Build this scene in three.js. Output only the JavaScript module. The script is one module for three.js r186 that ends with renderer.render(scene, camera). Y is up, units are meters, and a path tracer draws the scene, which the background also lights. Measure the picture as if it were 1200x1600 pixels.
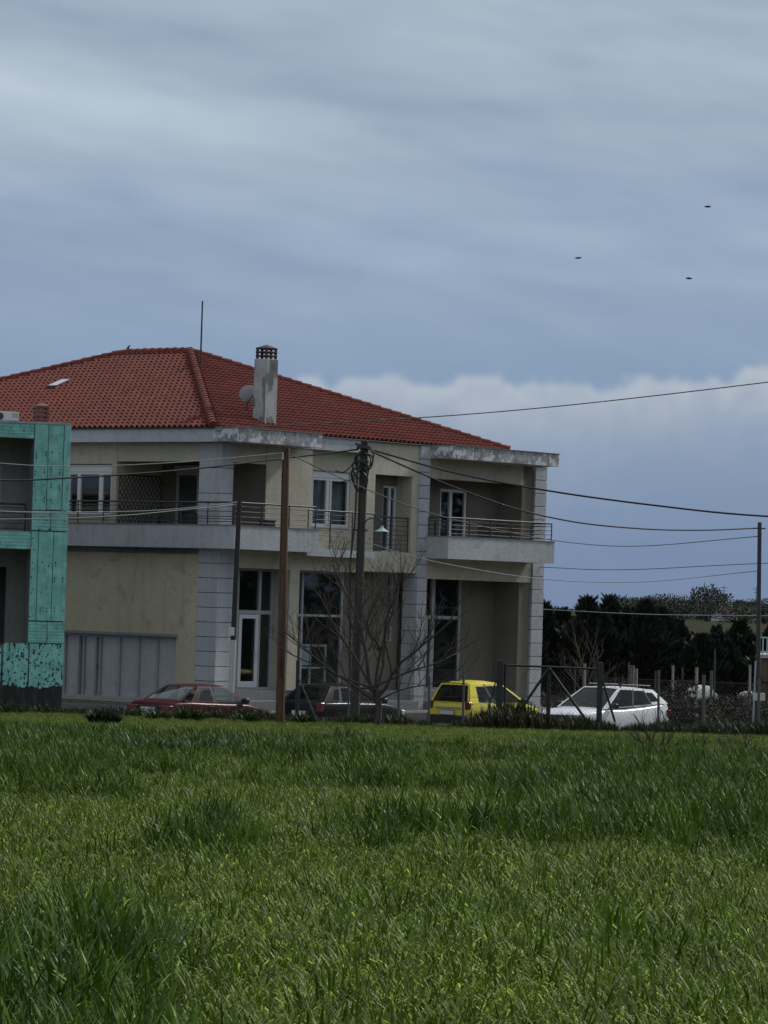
import * as THREE from 'three';
import { mergeGeometries } from 'three/addons/utils/BufferGeometryUtils.js';
import { RoundedBoxGeometry } from 'three/addons/geometries/RoundedBoxGeometry.js';

// ---------------------------------------------------------------- camera, sky, sun, exposure
const scene = new THREE.Scene();
const camera = new THREE.PerspectiveCamera(15.7066, 0.75, 0.5, 6000);
camera.position.set(0, 3.2, 0);
camera.rotation.order = 'YXZ';
camera.rotation.set(0.024133, 0, 0.031416);
const renderer = new THREE.WebGLRenderer({ antialias: true });
renderer.toneMapping = THREE.LinearToneMapping;
renderer.toneMappingExposure = 1.0;
renderer.shadowMap.enabled = true;

const sun = new THREE.DirectionalLight(new THREE.Color(1.0, 0.95, 0.86), 2.4);
sun.position.set(66, 72, -150);
sun.target.position.set(0, 0, -95);
sun.shadow.radius = 12;
sun.castShadow = true;
sun.shadow.mapSize.set(4096, 4096);
Object.assign(sun.shadow.camera, { left: -70, right: 70, top: 70, bottom: -70, near: 1, far: 400 });
scene.add(sun, sun.target);

// ---------------------------------------------------------------- random numbers and noise
function rng(seed) { let a = seed >>> 0; return () => { a = (a + 0x6D2B79F5) >>> 0; let t = a; t = Math.imul(t ^ (t >>> 15), t | 1); t ^= t + Math.imul(t ^ (t >>> 7), t | 61); return ((t ^ (t >>> 14)) >>> 0) / 4294967296; }; }
const clamp = (x, a = 0, b = 1) => Math.min(b, Math.max(a, x));
const smooth = (a, b, x) => { const t = clamp((x - a) / (b - a)); return t * t * (3 - 2 * t); };
const mix = (a, b, t) => a + (b - a) * t;
const TAB = (() => { const r = rng(77), t = new Float32Array(65536); for (let i = 0; i < 65536; i++) t[i] = r() * 2 - 1; return t; })();
function vn(x, y, px = 256, py = 256, s = 0) {           // value noise, period px, py
  const ix = Math.floor(x), iy = Math.floor(y), fx = x - ix, fy = y - iy, u = fx * fx * (3 - 2 * fx), v = fy * fy * (3 - 2 * fy);
  const w = (n, p) => ((n % p) + p) % p;
  const x0 = w(ix, px), x1 = w(ix + 1, px), y0 = w(iy, py), y1 = w(iy + 1, py);
  const h = (a, b) => TAB[((a * 73 + b * 337 + s * 911) ^ (a * b * 7 + s * 53)) & 65535];
  return mix(mix(h(x0, y0), h(x1, y0), u), mix(h(x0, y1), h(x1, y1), u), v);
}
function fbm(x, y, oct, p = 256, s = 0, q = p) { let a = 0.5, t = 0; for (let i = 0; i < oct; i++) { t += a * vn(x, y, p, q, s + i); x *= 2; y *= 2; p *= 2; q *= 2; a *= 0.5; } return t; }

// ---------------------------------------------------------------- the sky: high streaky cloud over a low bank of cumulus
{
  const W = 4096, H = 2048, d = new Float32Array(W * H * 4);
  const stops = [[0, .155, .225, .375], [1.2, .165, .245, .40], [3, .22, .315, .46], [4.6, .28, .37, .505], [7, .335, .42, .535], [9.5, .355, .435, .535], [16, .37, .445, .54], [35, .46, .52, .60], [90, .66, .71, .78]];
  const base = (e) => { let k = 0; while (k < stops.length - 2 && e > stops[k + 1][0]) k++; const a = stops[k], b = stops[k + 1], t = clamp((e - a[0]) / (b[0] - a[0])); return [mix(a[1], b[1], t), mix(a[2], b[2], t), mix(a[3], b[3], t)]; };
  for (let j = 0; j < H; j++) {
    const e = ((j + 0.5) / H - 0.5) * 180, b = base(Math.max(e, 0));
    for (let i = 0; i < W; i++) {
      let r = b[0], g = b[1], bl = b[2];
      if (e > -0.5) {
        const az = (i + 0.5) / W * 360, a = ((az - 90 + 540) % 360) - 180;               // a = 0 straight ahead, right positive
        // long streaks that dip to the right
        const se = e + 0.12 * a * (Math.abs(a) < 60 ? 1 : 60 / Math.abs(a));
        const wx = fbm(az * 0.3, se * 0.8, 2, 108, 3, 512);
        const st = fbm(az * 0.2 + wx * 0.7, se * 1.15 + wx * 0.5, e < 30 ? 5 : 3, 72, 11, 512);
        const fine = e < 25 ? fbm(az * 0.7, se * 4.6, 4, 252, 19, 2048) : 0;
        const k = smooth(2.6, 6.0, e);
        let s = (st * 0.47 + fine * 0.2) * (0.25 + 0.75 * k);
        // the pale band high on the left
        const bd = se - (7.0 + 0.3 * wx), band = Math.exp(-bd * bd / 0.42) * smooth(1.6, -4.5, a + wx) * smooth(-30, -14, a);
        s += band * 0.40;
        r *= 1 + s * 0.62; g *= 1 + s * 0.52; bl *= 1 + s * 0.34;
        // the cumulus bank near the horizon
        const puff = fbm(az * 0.42, 3.3, 2, 151, 31), bump = Math.abs(fbm(az * 1.6, e * 1.5, 4, 576, 37, 512));
        const top = 3.42 + puff * 0.42 + bump * 0.5 + 0.2 * fbm(az * 3.1, e * 3, 3, 1116, 41, 1024) - 1.6 * smooth(-1.5, -16, a) * smooth(-90, -20, a);
        const inn = smooth(0, 0.11, top - e) * smooth(0.4, 1.2, top);
        const lit = Math.exp(-Math.max(0, top - e) * 0.95), gap = 0.5 + 0.5 * fbm(az * 0.7, e * 2.2, 4, 252, 47, 512);
        const c = [mix(.21, .50, lit), mix(.28, .55, lit), mix(.405, .61, lit)];
        const al = inn * mix(0.45, 1.0, lit) * mix(0.75, 1.1, gap);
        r = mix(r, c[0], clamp(al)); g = mix(g, c[1], clamp(al)); bl = mix(bl, c[2], clamp(al));
      }
      const o = (j * W + i) * 4; d[o] = r; d[o + 1] = g; d[o + 2] = bl; d[o + 3] = 1;
    }
  }
  const t = new THREE.DataTexture(d, W, H, THREE.RGBAFormat, THREE.FloatType);
  t.mapping = THREE.EquirectangularReflectionMapping; t.magFilter = THREE.LinearFilter; t.needsUpdate = true;
  scene.background = t; scene.environment = t;
}

// ---------------------------------------------------------------- helpers
const taken = {};
function numbered(n) { taken[n] = (taken[n] ?? -1) + 1; return taken[n] ? n + '_' + String(taken[n]).padStart(3, '0') : n; }
function tag(o, label, category, group, kind) { if (label) o.userData.label = label; if (category) o.userData.category = category; if (group) o.userData.group = group; if (kind) o.userData.kind = kind; return o; }
function thing(name, label, category, pos = [0, 0, 0], turn = 0, group) { const o = new THREE.Group(); o.name = numbered(name); o.position.set(...pos); o.rotation.y = turn; scene.add(o); return tag(o, label, category, group); }
function part(name, geo, mat, parent) { const m = new THREE.Mesh(Array.isArray(geo) ? mergeGeometries(geo.map((g) => g.index ? g.toNonIndexed() : g)) : geo, mat); m.name = name; m.castShadow = m.receiveShadow = true; parent.add(m); return m; }
function sub(name, parent) { const g = new THREE.Group(); g.name = name; parent.add(g); return g; }
function solo(name, geo, mat, label, category, group, kind) { const m = part(numbered(name), geo, mat, scene); return tag(m, label, category, group, kind); }
function struct(name, geo, mat) { const m = part(name, geo, mat, scene); m.userData.kind = 'structure'; return m; }
function metreUV(g) {
  const p = g.attributes.position, n = g.attributes.normal, uv = new Float32Array(p.count * 2);
  for (let i = 0; i < p.count; i++) {
    const ax = Math.abs(n.getX(i)), ay = Math.abs(n.getY(i)), az = Math.abs(n.getZ(i)), x = p.getX(i), y = p.getY(i), z = p.getZ(i);
    const q = ay > ax && ay > az ? [x, z] : ax > az ? [z + 3.7, y + 1.3] : [x, y];
    uv[2 * i] = q[0]; uv[2 * i + 1] = q[1];
  }
  g.setAttribute('uv', new THREE.BufferAttribute(uv, 2)); return g;
}
function B(x0, x1, y0, y1, z0, z1) { const g = new THREE.BoxGeometry(Math.abs(x1 - x0), Math.abs(y1 - y0), Math.abs(z1 - z0)).toNonIndexed(); g.translate((x0 + x1) / 2, (y0 + y1) / 2, (z0 + z1) / 2); return metreUV(g); }
function RB(x0, x1, y0, y1, z0, z1, r = 0.01, seg = 1) { const g = new RoundedBoxGeometry(x1 - x0, y1 - y0, z1 - z0, seg, r); g.translate((x0 + x1) / 2, (y0 + y1) / 2, (z0 + z1) / 2); return metreUV(g.index ? g.toNonIndexed() : g); }
const V = (x, y, z) => new THREE.Vector3(x, y, z);
function rod(a, b, r0, r1 = r0, n = 6, closed = false) {           // tapered rod from a to b
  a = V(...a); b = V(...b); const dir = b.clone().sub(a), L = dir.length(), g = new THREE.CylinderGeometry(r1, r0, L, n, 1, !closed).toNonIndexed();
  g.translate(0, L / 2, 0); g.applyQuaternion(new THREE.Quaternion().setFromUnitVectors(V(0, 1, 0), dir.normalize())); g.translate(a.x, a.y, a.z); return g;
}
function tube(pts, r, seg = 24, n = 5) { return new THREE.TubeGeometry(new THREE.CatmullRomCurve3(pts.map((p) => V(...p))), seg, r, n, false).toNonIndexed(); }
const C = (r, g, b) => new THREE.Color().setRGB(r, g, b);
const toS = (x) => Math.round(255 * clamp(x <= 0.0031308 ? 12.92 * x : 1.055 * Math.pow(x, 1 / 2.4) - 0.055));
function colourTex(w, h, fn, rx = 1, ry = rx) { const d = new Uint8Array(w * h * 4); for (let j = 0; j < h; j++) for (let i = 0; i < w; i++) { const c = fn(i / w, j / h), o = (j * w + i) * 4; d[o] = toS(c[0]); d[o + 1] = toS(c[1]); d[o + 2] = toS(c[2]); d[o + 3] = 255; } const t = new THREE.DataTexture(d, w, h); t.colorSpace = THREE.SRGBColorSpace; t.wrapS = t.wrapT = THREE.RepeatWrapping; t.magFilter = THREE.LinearFilter; t.minFilter = THREE.LinearMipmapLinearFilter; t.generateMipmaps = true; t.repeat.set(rx, ry); t.needsUpdate = true; return t; }
function greyTex(w, h, fn, rx, ry = rx) { const d = new Uint8Array(w * h * 4); for (let j = 0; j < h; j++) for (let i = 0; i < w; i++) { const c = Math.round(255 * clamp(fn(i / w, j / h))), o = (j * w + i) * 4; d[o] = d[o + 1] = d[o + 2] = c; d[o + 3] = 255; } const t = new THREE.DataTexture(d, w, h); t.wrapS = t.wrapT = THREE.RepeatWrapping; t.magFilter = THREE.LinearFilter; t.minFilter = THREE.LinearMipmapLinearFilter; t.generateMipmaps = true; t.repeat.set(rx, ry); t.needsUpdate = true; return t; }

// ---------------------------------------------------------------- materials
const plasterMap = colourTex(512, 512, (u, v) => {              // 6 m: mottled render with faint drips and grime spots
  const n = fbm(u * 6, v * 6, 5, 6, 5) * 0.12, f = fbm(u * 64, v * 64, 3, 64, 8) * 0.09, drip = Math.max(0, fbm(u * 48, v * 3, 3, 48, 13, 3)) * 0.16;
  const spot = smooth(0.30, 0.48, fbm(u * 18, v * 18, 4, 18, 21)) * 0.12, s = 0.86 + n + f - drip - spot; return [s, s * (1 - 0.02 * drip), s * (1 - 0.10 * drip - 0.04 * spot)];
}, 1 / 6);
const plasterBump = greyTex(256, 256, (u, v) => 0.5 + fbm(u * 40, v * 40, 3, 40, 9) * 0.9, 1 / 1.5);
const M = {};
const std = (c, rough = 0.85, o = {}) => new THREE.MeshStandardMaterial({ color: C(...c), roughness: rough, ...o });
const plaster = (c, rough = 0.92) => std(c, rough, { map: plasterMap, bumpMap: plasterBump, bumpScale: 0.004 });
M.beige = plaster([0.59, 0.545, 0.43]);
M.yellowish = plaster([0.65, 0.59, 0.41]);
M.shadedTaupe = plaster([0.21, 0.186, 0.152]);  // assumed taupe paint of recess walls, with recess shade put into the colour
M.white = plaster([0.56, 0.572, 0.592]);
M.slab = plaster([0.53, 0.546, 0.57]);
M.concrete = plaster([0.33, 0.33, 0.32]);
M.plinth = plaster([0.25, 0.25, 0.25]);
M.joint = std([0.10, 0.10, 0.105]);
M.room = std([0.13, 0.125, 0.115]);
M.frame = std([0.72, 0.73, 0.73], 0.4);
M.alu = std([0.42, 0.43, 0.44], 0.42);
M.rail = std([0.05, 0.05, 0.054], 0.5);
M.dark = std([0.035, 0.035, 0.036], 0.6);
M.black = std([0.02, 0.02, 0.02], 0.5);
M.garage = std([0.62, 0.63, 0.64], 0.55, { map: plasterMap });
M.curtain = std([0.32, 0.32, 0.32], 0.95);
M.glass = new THREE.MeshPhysicalMaterial({ color: C(0.8, 0.85, 0.86), roughness: 0.03, transmission: 1, thickness: 0, ior: 1.5 });
M.terra = std([0.095, 0.042, 0.036], 0.85, { map: plasterMap });
M.tile = std([1, 1, 1], 0.82);
M.steel = std([0.45, 0.45, 0.45], 0.4, { metalness: 0.4 });
M.flash = std([0.22, 0.19, 0.18], 0.6);
// flaking paint on the two projecting eaves: white scabs over weathered grey render
M.peel = std([1, 1, 1], 0.95, { map: colourTex(1024, 128, (u, v) => {
  const n = fbm(u * 40, v * 5, 5, 40, 61, 5), big = fbm(u * 9, v * 2, 3, 9, 67, 2), w = smooth(0.10, 0.15, n + big * 0.5 - 0.02), g = 0.36 + fbm(u * 60, v * 8, 4, 60, 71, 8) * 0.14, k = smooth(0.16, 0.30, fbm(u * 26, v * 5, 4, 26, 73, 5)) * 0.10;
  const b = g - k; return [mix(b, 0.60, w), mix(b * 1.01, 0.61, w), mix(b * 1.03, 0.62, w)];
}, 1 / 5.4, 1 / 0.7), bumpMap: plasterBump, bumpScale: 0.004 });
M.chim = std([1, 1, 1], 0.95, { map: colourTex(256, 512, (u, v) => {
  const n = fbm(u * 5, v * 7, 4, 5, 81, 7), w = smooth(-0.02, 0.1, fbm(u * 3, v * 4, 4, 3, 87, 4)), b = mix(0.19, 0.40, w) + n * 0.12; return [b, b * 0.985, b * 0.955];
}, 1 / 1.0, 1 / 2.5) });

// ---------------------------------------------------------------- ground, road, pavement
const fieldY = (x, d) => 1.6 - 0.0161 * d + 0.05 * fbm(x * 0.11, d * 0.11, 3, 256, 101) + 0.035 * fbm(x * 0.5, d * 0.5, 2, 256, 105);
function groundY(x, z) {
  const d = -z, edge = 96.3 + 0.7 * fbm(x * 0.2, 4.2, 2, 256, 109);
  const hill = 3.3 * smooth(190, 680, d) + 1.2 * fbm(x * 0.012, d * 0.012, 3, 256, 113) * smooth(150, 400, d) - 6 * smooth(900, 2200, d);
  const low = -0.66 + 0.06 * fbm(x * 0.3, d * 0.3, 2, 256, 117) * smooth(118, 124, d) + hill;
  return mix(fieldY(x, Math.min(d, 100)), low, smooth(edge, edge + 2.2, d));
}
{
  const xs = [], zs = [];
  for (let x = -36; x <= 36.01; x += 0.75) xs.push(x);
  for (let k = 1; k <= 26; k++) { const s = 36 + 1.6 * (Math.pow(1.27, k) - 1) / 0.27 * 2; xs.unshift(-s); xs.push(s); }
  for (let z = 30; z >= -140.01; z -= 0.75) zs.push(z);
  for (let k = 1; k <= 40; k++) zs.push(-140 - 4 * (Math.pow(1.145, k) - 1) / 0.145);
  for (let k = 1; k <= 20; k++) zs.unshift(30 + 3 * (Math.pow(1.33, k) - 1) / 0.33);
  const pos = [], uv = [], idx = [], nx = xs.length;
  for (const z of zs) for (const x of xs) { pos.push(x, groundY(x, z), z); uv.push(x, z); }
  for (let j = 0; j < zs.length - 1; j++) for (let i = 0; i < nx - 1; i++) { const a = j * nx + i; idx.push(a, a + 1, a + nx, a + 1, a + nx + 1, a + nx); }
  const g = new THREE.BufferGeometry(); g.setAttribute('position', new THREE.Float32BufferAttribute(pos, 3)); g.setAttribute('uv', new THREE.Float32BufferAttribute(uv, 2)); g.setIndex(idx); g.computeVertexNormals();
  if (g.attributes.normal.getY(0) < 0) { g.setIndex(idx.map((_, k) => idx[k - (k % 3) + [0, 2, 1][k % 3]])); g.computeVertexNormals(); }
  struct('ground', g, new THREE.MeshPhysicalMaterial({ roughness: 1, specularIntensity: 0.1, map: colourTex(512, 512, (u, v) => { const n = fbm(u * 12, v * 12, 5, 12, 121), m = smooth(-0.15, 0.2, fbm(u * 7, v * 7, 4, 7, 127)); const k = 1 + n * 0.8; return [mix(0.036, 0.026, m) * k, mix(0.032, 0.044, m) * k, mix(0.016, 0.009, m) * k]; }, 1 / 14) }));
}

// the house stands in its own axes: x along the shop front (away to the right), z out of the shop front, origin at the near corner
const HO = V(-4.723, 0, -107), HT = THREE.MathUtils.degToRad(50);
const HX = V(Math.cos(HT), 0, -Math.sin(HT)), HZ = V(Math.sin(HT), 0, Math.cos(HT));
const HL = (x, y, z) => { const p = HO.clone().addScaledVector(HX, x).addScaledVector(HZ, z); return [p.x, y, p.z]; };
{
  const put = (m) => { m.position.copy(HO); m.rotation.y = HT; return m; };
  const asphalt = std([1, 1, 1], 0.95, { map: colourTex(512, 512, (u, v) => { const k = 0.060 + fbm(u * 8, v * 8, 5, 8, 131) * 0.03 + fbm(u * 120, v * 120, 2, 120, 135) * 0.035; return [k, k, k * 1.02]; }, 1 / 8) });
  put(struct('road', B(-30, 60, -0.95, -0.6, 2.3, 11.2), asphalt));
  const pave = std([1, 1, 1], 0.9, { map: colourTex(512, 512, (u, v) => { const k = 0.15 + fbm(u * 8, v * 8, 5, 8, 141) * 0.12 + fbm(u * 90, v * 90, 2, 90, 145) * 0.04; return [k, k * 0.98, k * 0.95]; }, 1 / 6) });
  const terrace = put(struct('pavement', B(-26, 17.5, -0.9, -0.08, -24, 2.0), pave));
  // kerb stones, one metre each, between the pavement and the road
  const kg = RB(0.012, 0.988, -0.9, -0.06, 2.0, 2.22, 0.02), km = [std([0.17, 0.17, 0.165], 0.9, { map: plasterMap }), std([0.14, 0.14, 0.135], 0.9, { map: plasterMap })];
  for (let i = -26; i < 17; i++) { const k = part('kerb_stone', kg, km[(i * 7 + 70) % 2], terrace); k.position.x = i; }
}

// ---------------------------------------------------------------- the two-storey house
const house = thing('two_storey_house', 'two-storey beige house with red tiled hip roof, white stone pillars and deep balconies', 'house', [HO.x, 0, HO.z], HT);
const GY = -0.1;
// helpers for things set in a wall: plane 'z' looks along +z, plane 'x' looks along -x
function slabIn(plane, a0, a1, y0, y1, d0, d1) { return plane === 'z' ? B(a0, a1, y0, y1, d0, d1) : B(d0, d1, y0, y1, a0, a1); }
function windowUnit(parent, name, plane, a0, a1, y0, y1, at, { mull = [], trans = [], bar = 0.07, depth = 0.08, mat = M.frame, box = 0, curtain = false, sill = false, skip = [] } = {}) {
  const w = sub(name, parent), s = plane === 'z' ? 1 : -1, F = [], d0 = at, d1 = at + s * depth;
  F.push(slabIn(plane, a0, a0 + bar, y0, y1, d0, d1), slabIn(plane, a1 - bar, a1, y0, y1, d0, d1), slabIn(plane, a0 + bar, a1 - bar, y0, y0 + bar, d0, d1 - s * 0.004), slabIn(plane, a0 + bar, a1 - bar, y1 - bar, y1, d0, d1 - s * 0.004));
  for (const [m, b, ya, yb] of mull) F.push(slabIn(plane, m - b / 2, m + b / 2, ya ?? y0 + bar, yb ?? y1 - bar, d0, d1 + s * 0.006));
  for (const [t, b, xa, xb] of trans) F.push(slabIn(plane, xa ?? a0 + bar, xb ?? a1 - bar, t - b / 2, t + b / 2, d0, d1 + s * 0.003));
  part('frame', F, mat, w);
  const ys = [y0 + bar * 0.5, ...trans.map((t) => t[0]).sort((p, q) => p - q), y1 - bar * 0.5], xs = [a0 + bar * 0.5, ...mull.map((m) => m[0]).sort((p, q) => p - q), a1 - bar * 0.5];
  for (let i = 0; i < xs.length - 1; i++) for (let j = 0; j < ys.length - 1; j++) { const c = d0 + s * depth * 0.45; part('pane', slabIn(plane, xs[i], xs[i + 1], ys[j], ys[j + 1], c, c + s * 0.006), M.glass, w); }
  if (box) part('shutter_box', slabIn(plane, a0, a1, y1 + 0.01, y1 + box, d0 - s * 0.02, d1 - s * 0.02), M.frame, w);
  if (sill) part('sill', slabIn(plane, a0 - 0.05, a1 + 0.05, y0 - 0.05, y0 - 0.004, d0, d1 + s * 0.08), M.slab, w);
  if (curtain) {
    const pos = [], idx = [], n = 90; for (let i = 0; i <= n; i++) { const a = mix(a0 + 0.03, a1 - 0.03, i / n), o = d0 - s * (0.16 + 0.03 * Math.sin(i * 0.9) + 0.02 * Math.sin(i * 0.37 + 1)); for (const y of [y0 + 0.02, y1 - 0.02]) plane === 'z' ? pos.push(a, y, o) : pos.push(o, y, a); if (i < n) { const k = i * 2; idx.push(k, k + 2, k + 1, k + 1, k + 2, k + 3); } }
    const g = new THREE.BufferGeometry(); g.setAttribute('position', new THREE.Float32BufferAttribute(pos, 3)); g.setIndex(idx); g.computeVertexNormals(); const m2 = M.curtain.clone(); m2.side = THREE.DoubleSide; part('curtain', g, m2, w);
  }
  return w;
}
function railing(parent, pts, y0, h, n, step, mat = M.rail) {       // pts: [x, z] corners
  const r = sub('railing', parent);
  for (let k = 0; k < pts.length - 1; k++) {
    const [ax, az] = pts[k], [bx, bz] = pts[k + 1], L = Math.hypot(bx - ax, bz - az), m = Math.max(1, Math.round(L / step));
    part('top_rail', rod([ax, y0 + h, az], [bx, y0 + h, bz], 0.027, 0.027, 8, true), mat, r);
    for (let i = 0; i < n; i++) { const y = y0 + h * (i + 0.6) / (n + 0.35); part('rail', rod([ax, y, az], [bx, y, bz], 0.011), mat, r); }
    for (let i = k ? 1 : 0; i <= m; i++) { const t = i / m; part('post', rod([mix(ax, bx, t), y0, mix(az, bz, t)], [mix(ax, bx, t), y0 + h, mix(az, bz, t)], 0.02), mat, r); }
  }
  return r;
}
function pillar(parent, x0, x1, z0, z1, y0, y1, course) {           // stone-clad pillar: one block per course with open joints
  const p = sub('pillar', parent), n = Math.round((y1 - y0) / course), h = (y1 - y0) / n, R = rng(Math.round(x0 * 91 + y0 * 17) + 7), ms = [M.white, plaster([0.53, 0.542, 0.562]), plaster([0.585, 0.597, 0.615])];
  part('core', B(x0 + 0.03, x1 - 0.03, y0, y1, z0 + 0.03, z1 - 0.03), M.joint, p);
  const g = RB(x0, x1, 0.009, h - 0.009, z0, z1, 0.006);
  for (let i = 0; i < n; i++) { const b = part('cladding_block', g, ms[Math.floor(R() * 3)], p); b.position.set((R() - 0.5) * 0.006, y0 + i * h, (R() - 0.5) * 0.006); }
  return p;
}
{
  const H = house, wall = (g, m = M.beige) => { for (const q of [].concat(g)) part('wall', q, m, H); };
  // --- ground floor, garage side (plane x = 0)
  wall([B(0, 0.3, 2.0, 4.58, -6.6, -1.56), B(0, 0.3, GY, 4.58, -1.56, -0.8), B(0, 0.3, GY, 4.58, -18, -6.6), B(0, 0.3, GY, 0.07, -6.6, -1.56)], M.yellowish);
  part('plinth', [B(-0.12, 0, GY, 0.02, -18, -0.82)], M.plinth, H);
  part('lintel', [B(-0.05, 0.0, 1.98, 2.06, -6.7, -1.50)], M.concrete, H);
  const gd = sub('garage_door', H), zs = [98, 120, 128, 147, 154, 184, 214, 243, 275].map((p) => -6.21 + (p - 98) * 0.02616); zs.unshift(-6.6);
  for (let i = 0; i < zs.length - 1; i++) { if (zs[i + 1] - zs[i] > 0.3) part('panel', RB(0.15, 0.19, 0.16, 1.9, zs[i] + 0.05, zs[i + 1] - 0.05, 0.006), M.garage, gd); }
  part('frame', [...zs.map((z) => B(0.10, 0.2, 0.07, 2.0, z - 0.028, z + 0.028)), B(0.11, 0.2, 1.90, 1.98, -6.6, -1.56), B(0.11, 0.2, 0.08, 0.16, -6.6, -1.56), B(0.196, 0.22, 0.08, 2, -6.6, -1.56)], M.alu, gd);
  part('handle', rod([0.06, 0.95, -4.78], [0.06, 1.1, -4.78], 0.012), M.dark, gd);
  // --- ground floor core and shop rooms
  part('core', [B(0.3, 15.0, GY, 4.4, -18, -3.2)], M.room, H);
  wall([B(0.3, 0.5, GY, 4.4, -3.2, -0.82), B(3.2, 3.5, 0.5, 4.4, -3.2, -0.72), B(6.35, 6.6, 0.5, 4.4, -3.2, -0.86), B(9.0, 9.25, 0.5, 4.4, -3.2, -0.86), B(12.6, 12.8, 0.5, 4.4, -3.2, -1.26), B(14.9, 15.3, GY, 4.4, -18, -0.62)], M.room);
  part('shop_floor', [B(0.82, 14.9, GY, 0.5, -3.2, -0.08)], M.plinth, H);
  part('step', [RB(0.9, 8.9, GY, 0.2, -0.08, 0.32, 0.01)], M.plinth, H);
  part('step', [RB(9.5, 14.6, GY, 0.2, -0.08, 0.32, 0.01)], M.plinth, H);
  wall([B(3.12, 3.57, 0.5, 4.05, -0.72, 0)]);
  wall([B(6.3, 8.36, 0.5, 4.4, -0.85, -0.65), B(8.66, 8.95, 0.5, 4.4, -0.85, -0.65), B(8.36, 8.66, 0.5, 2.0, -0.85, -0.652)], M.shadedTaupe);
  wall([B(12.5, 14.2, 0.5, 4.4, -1.25, -1.05), B(14.2, 14.72, GY, 3.95, -1.25, -0.05), B(9.25, 9.42, 0.5, 4.4, -1.25, -0.5)], M.shadedTaupe);
  wall([B(0.82, 6.4, 4.05, 4.58, -0.35, 0)]);
  wall([B(6.4, 8.95, 4.1, 4.72, -0.35, 0.004)]);
  wall([B(9.42, 14.72, 3.95, 4.58, -0.35, -0.01)]);
  windowUnit(H, 'shop_window', 'z', 0.83, 3.11, 0.5, 4.05, -0.7, { mull: [[1.56, 0.10], [2.53, 0.11]], trans: [[2.77, 0.11]], mat: M.alu });
  part('door', [B(1.63, 1.76, 0.56, 2.7, -0.64, -0.60), B(2.36, 2.48, 0.56, 2.7, -0.64, -0.60), B(1.76, 2.36, 0.56, 0.74, -0.64, -0.602), B(1.76, 2.36, 2.58, 2.7, -0.64, -0.602), rod([2.4, 1.35, -0.57], [2.4, 1.65, -0.57], 0.014)].map((g) => { g.deleteAttribute('uv'); return g; }), M.frame, H);
  windowUnit(H, 'shop_window', 'z', 3.57, 6.32, 0.5, 4.05, -0.72, { mull: [[4.46, 0.08]], trans: [[2.72, 0.07]], mat: M.alu });
  windowUnit(H, 'shop_window', 'z', 8.36, 8.66, 2.0, 4.1, -0.74, { trans: [[2.8, 0.05]], bar: 0.04, mat: M.alu });
  windowUnit(H, 'shop_window', 'z', 9.42, 12.5, 0.5, 4.4, -1.12, { mull: [[10.83, 0.10, 0.57, 2.72], [11.12, 0.17]], trans: [[2.76, 0.10]], mat: M.alu });
  // --- floor slab between the storeys
  part('floor_slab', [B(0, 14.9, 4.4, 4.7, -18, -0.36)], M.concrete, H);
  // --- upper storey
  part('core', [B(1.95, 15.0, 4.7, 7.65, -18, -2.6)], M.beige, H); part('added_dark_lining', [B(1.80, 1.94, 4.7, 7.65, -18, -4.42)], M.room, H);  // dark lining added behind the garage-side window to blacken its panes
  wall([B(0, 0.25, 4.7, 7.65, -18, -6.25), B(0, 0.25, 4.7, 7.65, -4.4, -4.2), B(0, 0.25, 4.7, 5.5, -6.25, -4.4), B(0, 0.25, 7.02, 7.65, -6.25, -4.4), B(0.25, 1.95, 4.7, 7.65, -4.4, -4.2)]);
  wall([B(0.02, 0.24, 7.1, 7.65, -4.2, -0.87), B(0.5, 1.95, 7.1, 7.65, -0.24, -0.02)]);   // beams over the open corner
  wall([B(1.95, 4.0, 4.6, 7.65, -2.6, 0)]);
  wall([B(4.0, 4.36, 4.7, 7.65, -0.5, -0.3), B(6.1, 6.4, 4.7, 7.65, -0.5, -0.3), B(4.36, 6.1, 4.7, 5.4, -0.5, -0.3), B(4.36, 6.1, 7.05, 7.65, -0.5, -0.3)]);
  wall([B(6.4, 6.9, 4.72, 8.02, -2.6, 0)]);
  wall([B(6.9, 8.95, 7.05, 8.02, -0.3, -0.002)]);
  wall([B(8.65, 8.95, 4.72, 7.05, -2.6, -0.004)]);
  wall([B(6.9, 8.0, 4.7, 7.65, -0.8, -0.6), B(8.0, 8.65, 6.75, 7.65, -0.8, -0.6)], M.shadedTaupe);
  wall([B(9.3, 9.42, 4.7, 7.65, -2.6, -0.5), B(9.42, 11.33, 4.7, 7.65, -1.25, -1.05), B(12.68, 14.2, 4.7, 7.65, -1.25, -1.05), B(11.33, 12.68, 6.8, 7.65, -1.25, -1.05), B(14.2, 14.72, 4.8, 7.65, -1.25, -0.05)], M.shadedTaupe);
  wall([B(1.935, 1.948, 4.7, 7.65, -4.18, -0.02)], M.shadedTaupe);  // thin sheet added over the beige reveal, loggia shade in its colour
  wall([B(9.42, 14.2, 7.05, 7.65, -0.3, -0.01)]);
  wall([B(14.9, 15.3, 4.4, 7.65, -18, -0.62)]);
  windowUnit(H, 'window', 'x', -6.24, -4.41, 5.5, 6.78, 0.14, { mull: [[-5.79, 0.13], [-4.88, 0.15]], box: 0.22, sill: true });
  windowUnit(H, 'window', 'z', 4.37, 6.09, 5.4, 6.84, -0.42, { mull: [[5.1, 0.11], [5.24, 0.07]], box: 0.19, curtain: true, sill: true });
  windowUnit(H, 'balcony_door', 'z', 8.0, 8.65, 4.71, 6.75, -0.72, { mull: [[8.36, 0.10]], bar: 0.06 });
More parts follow.
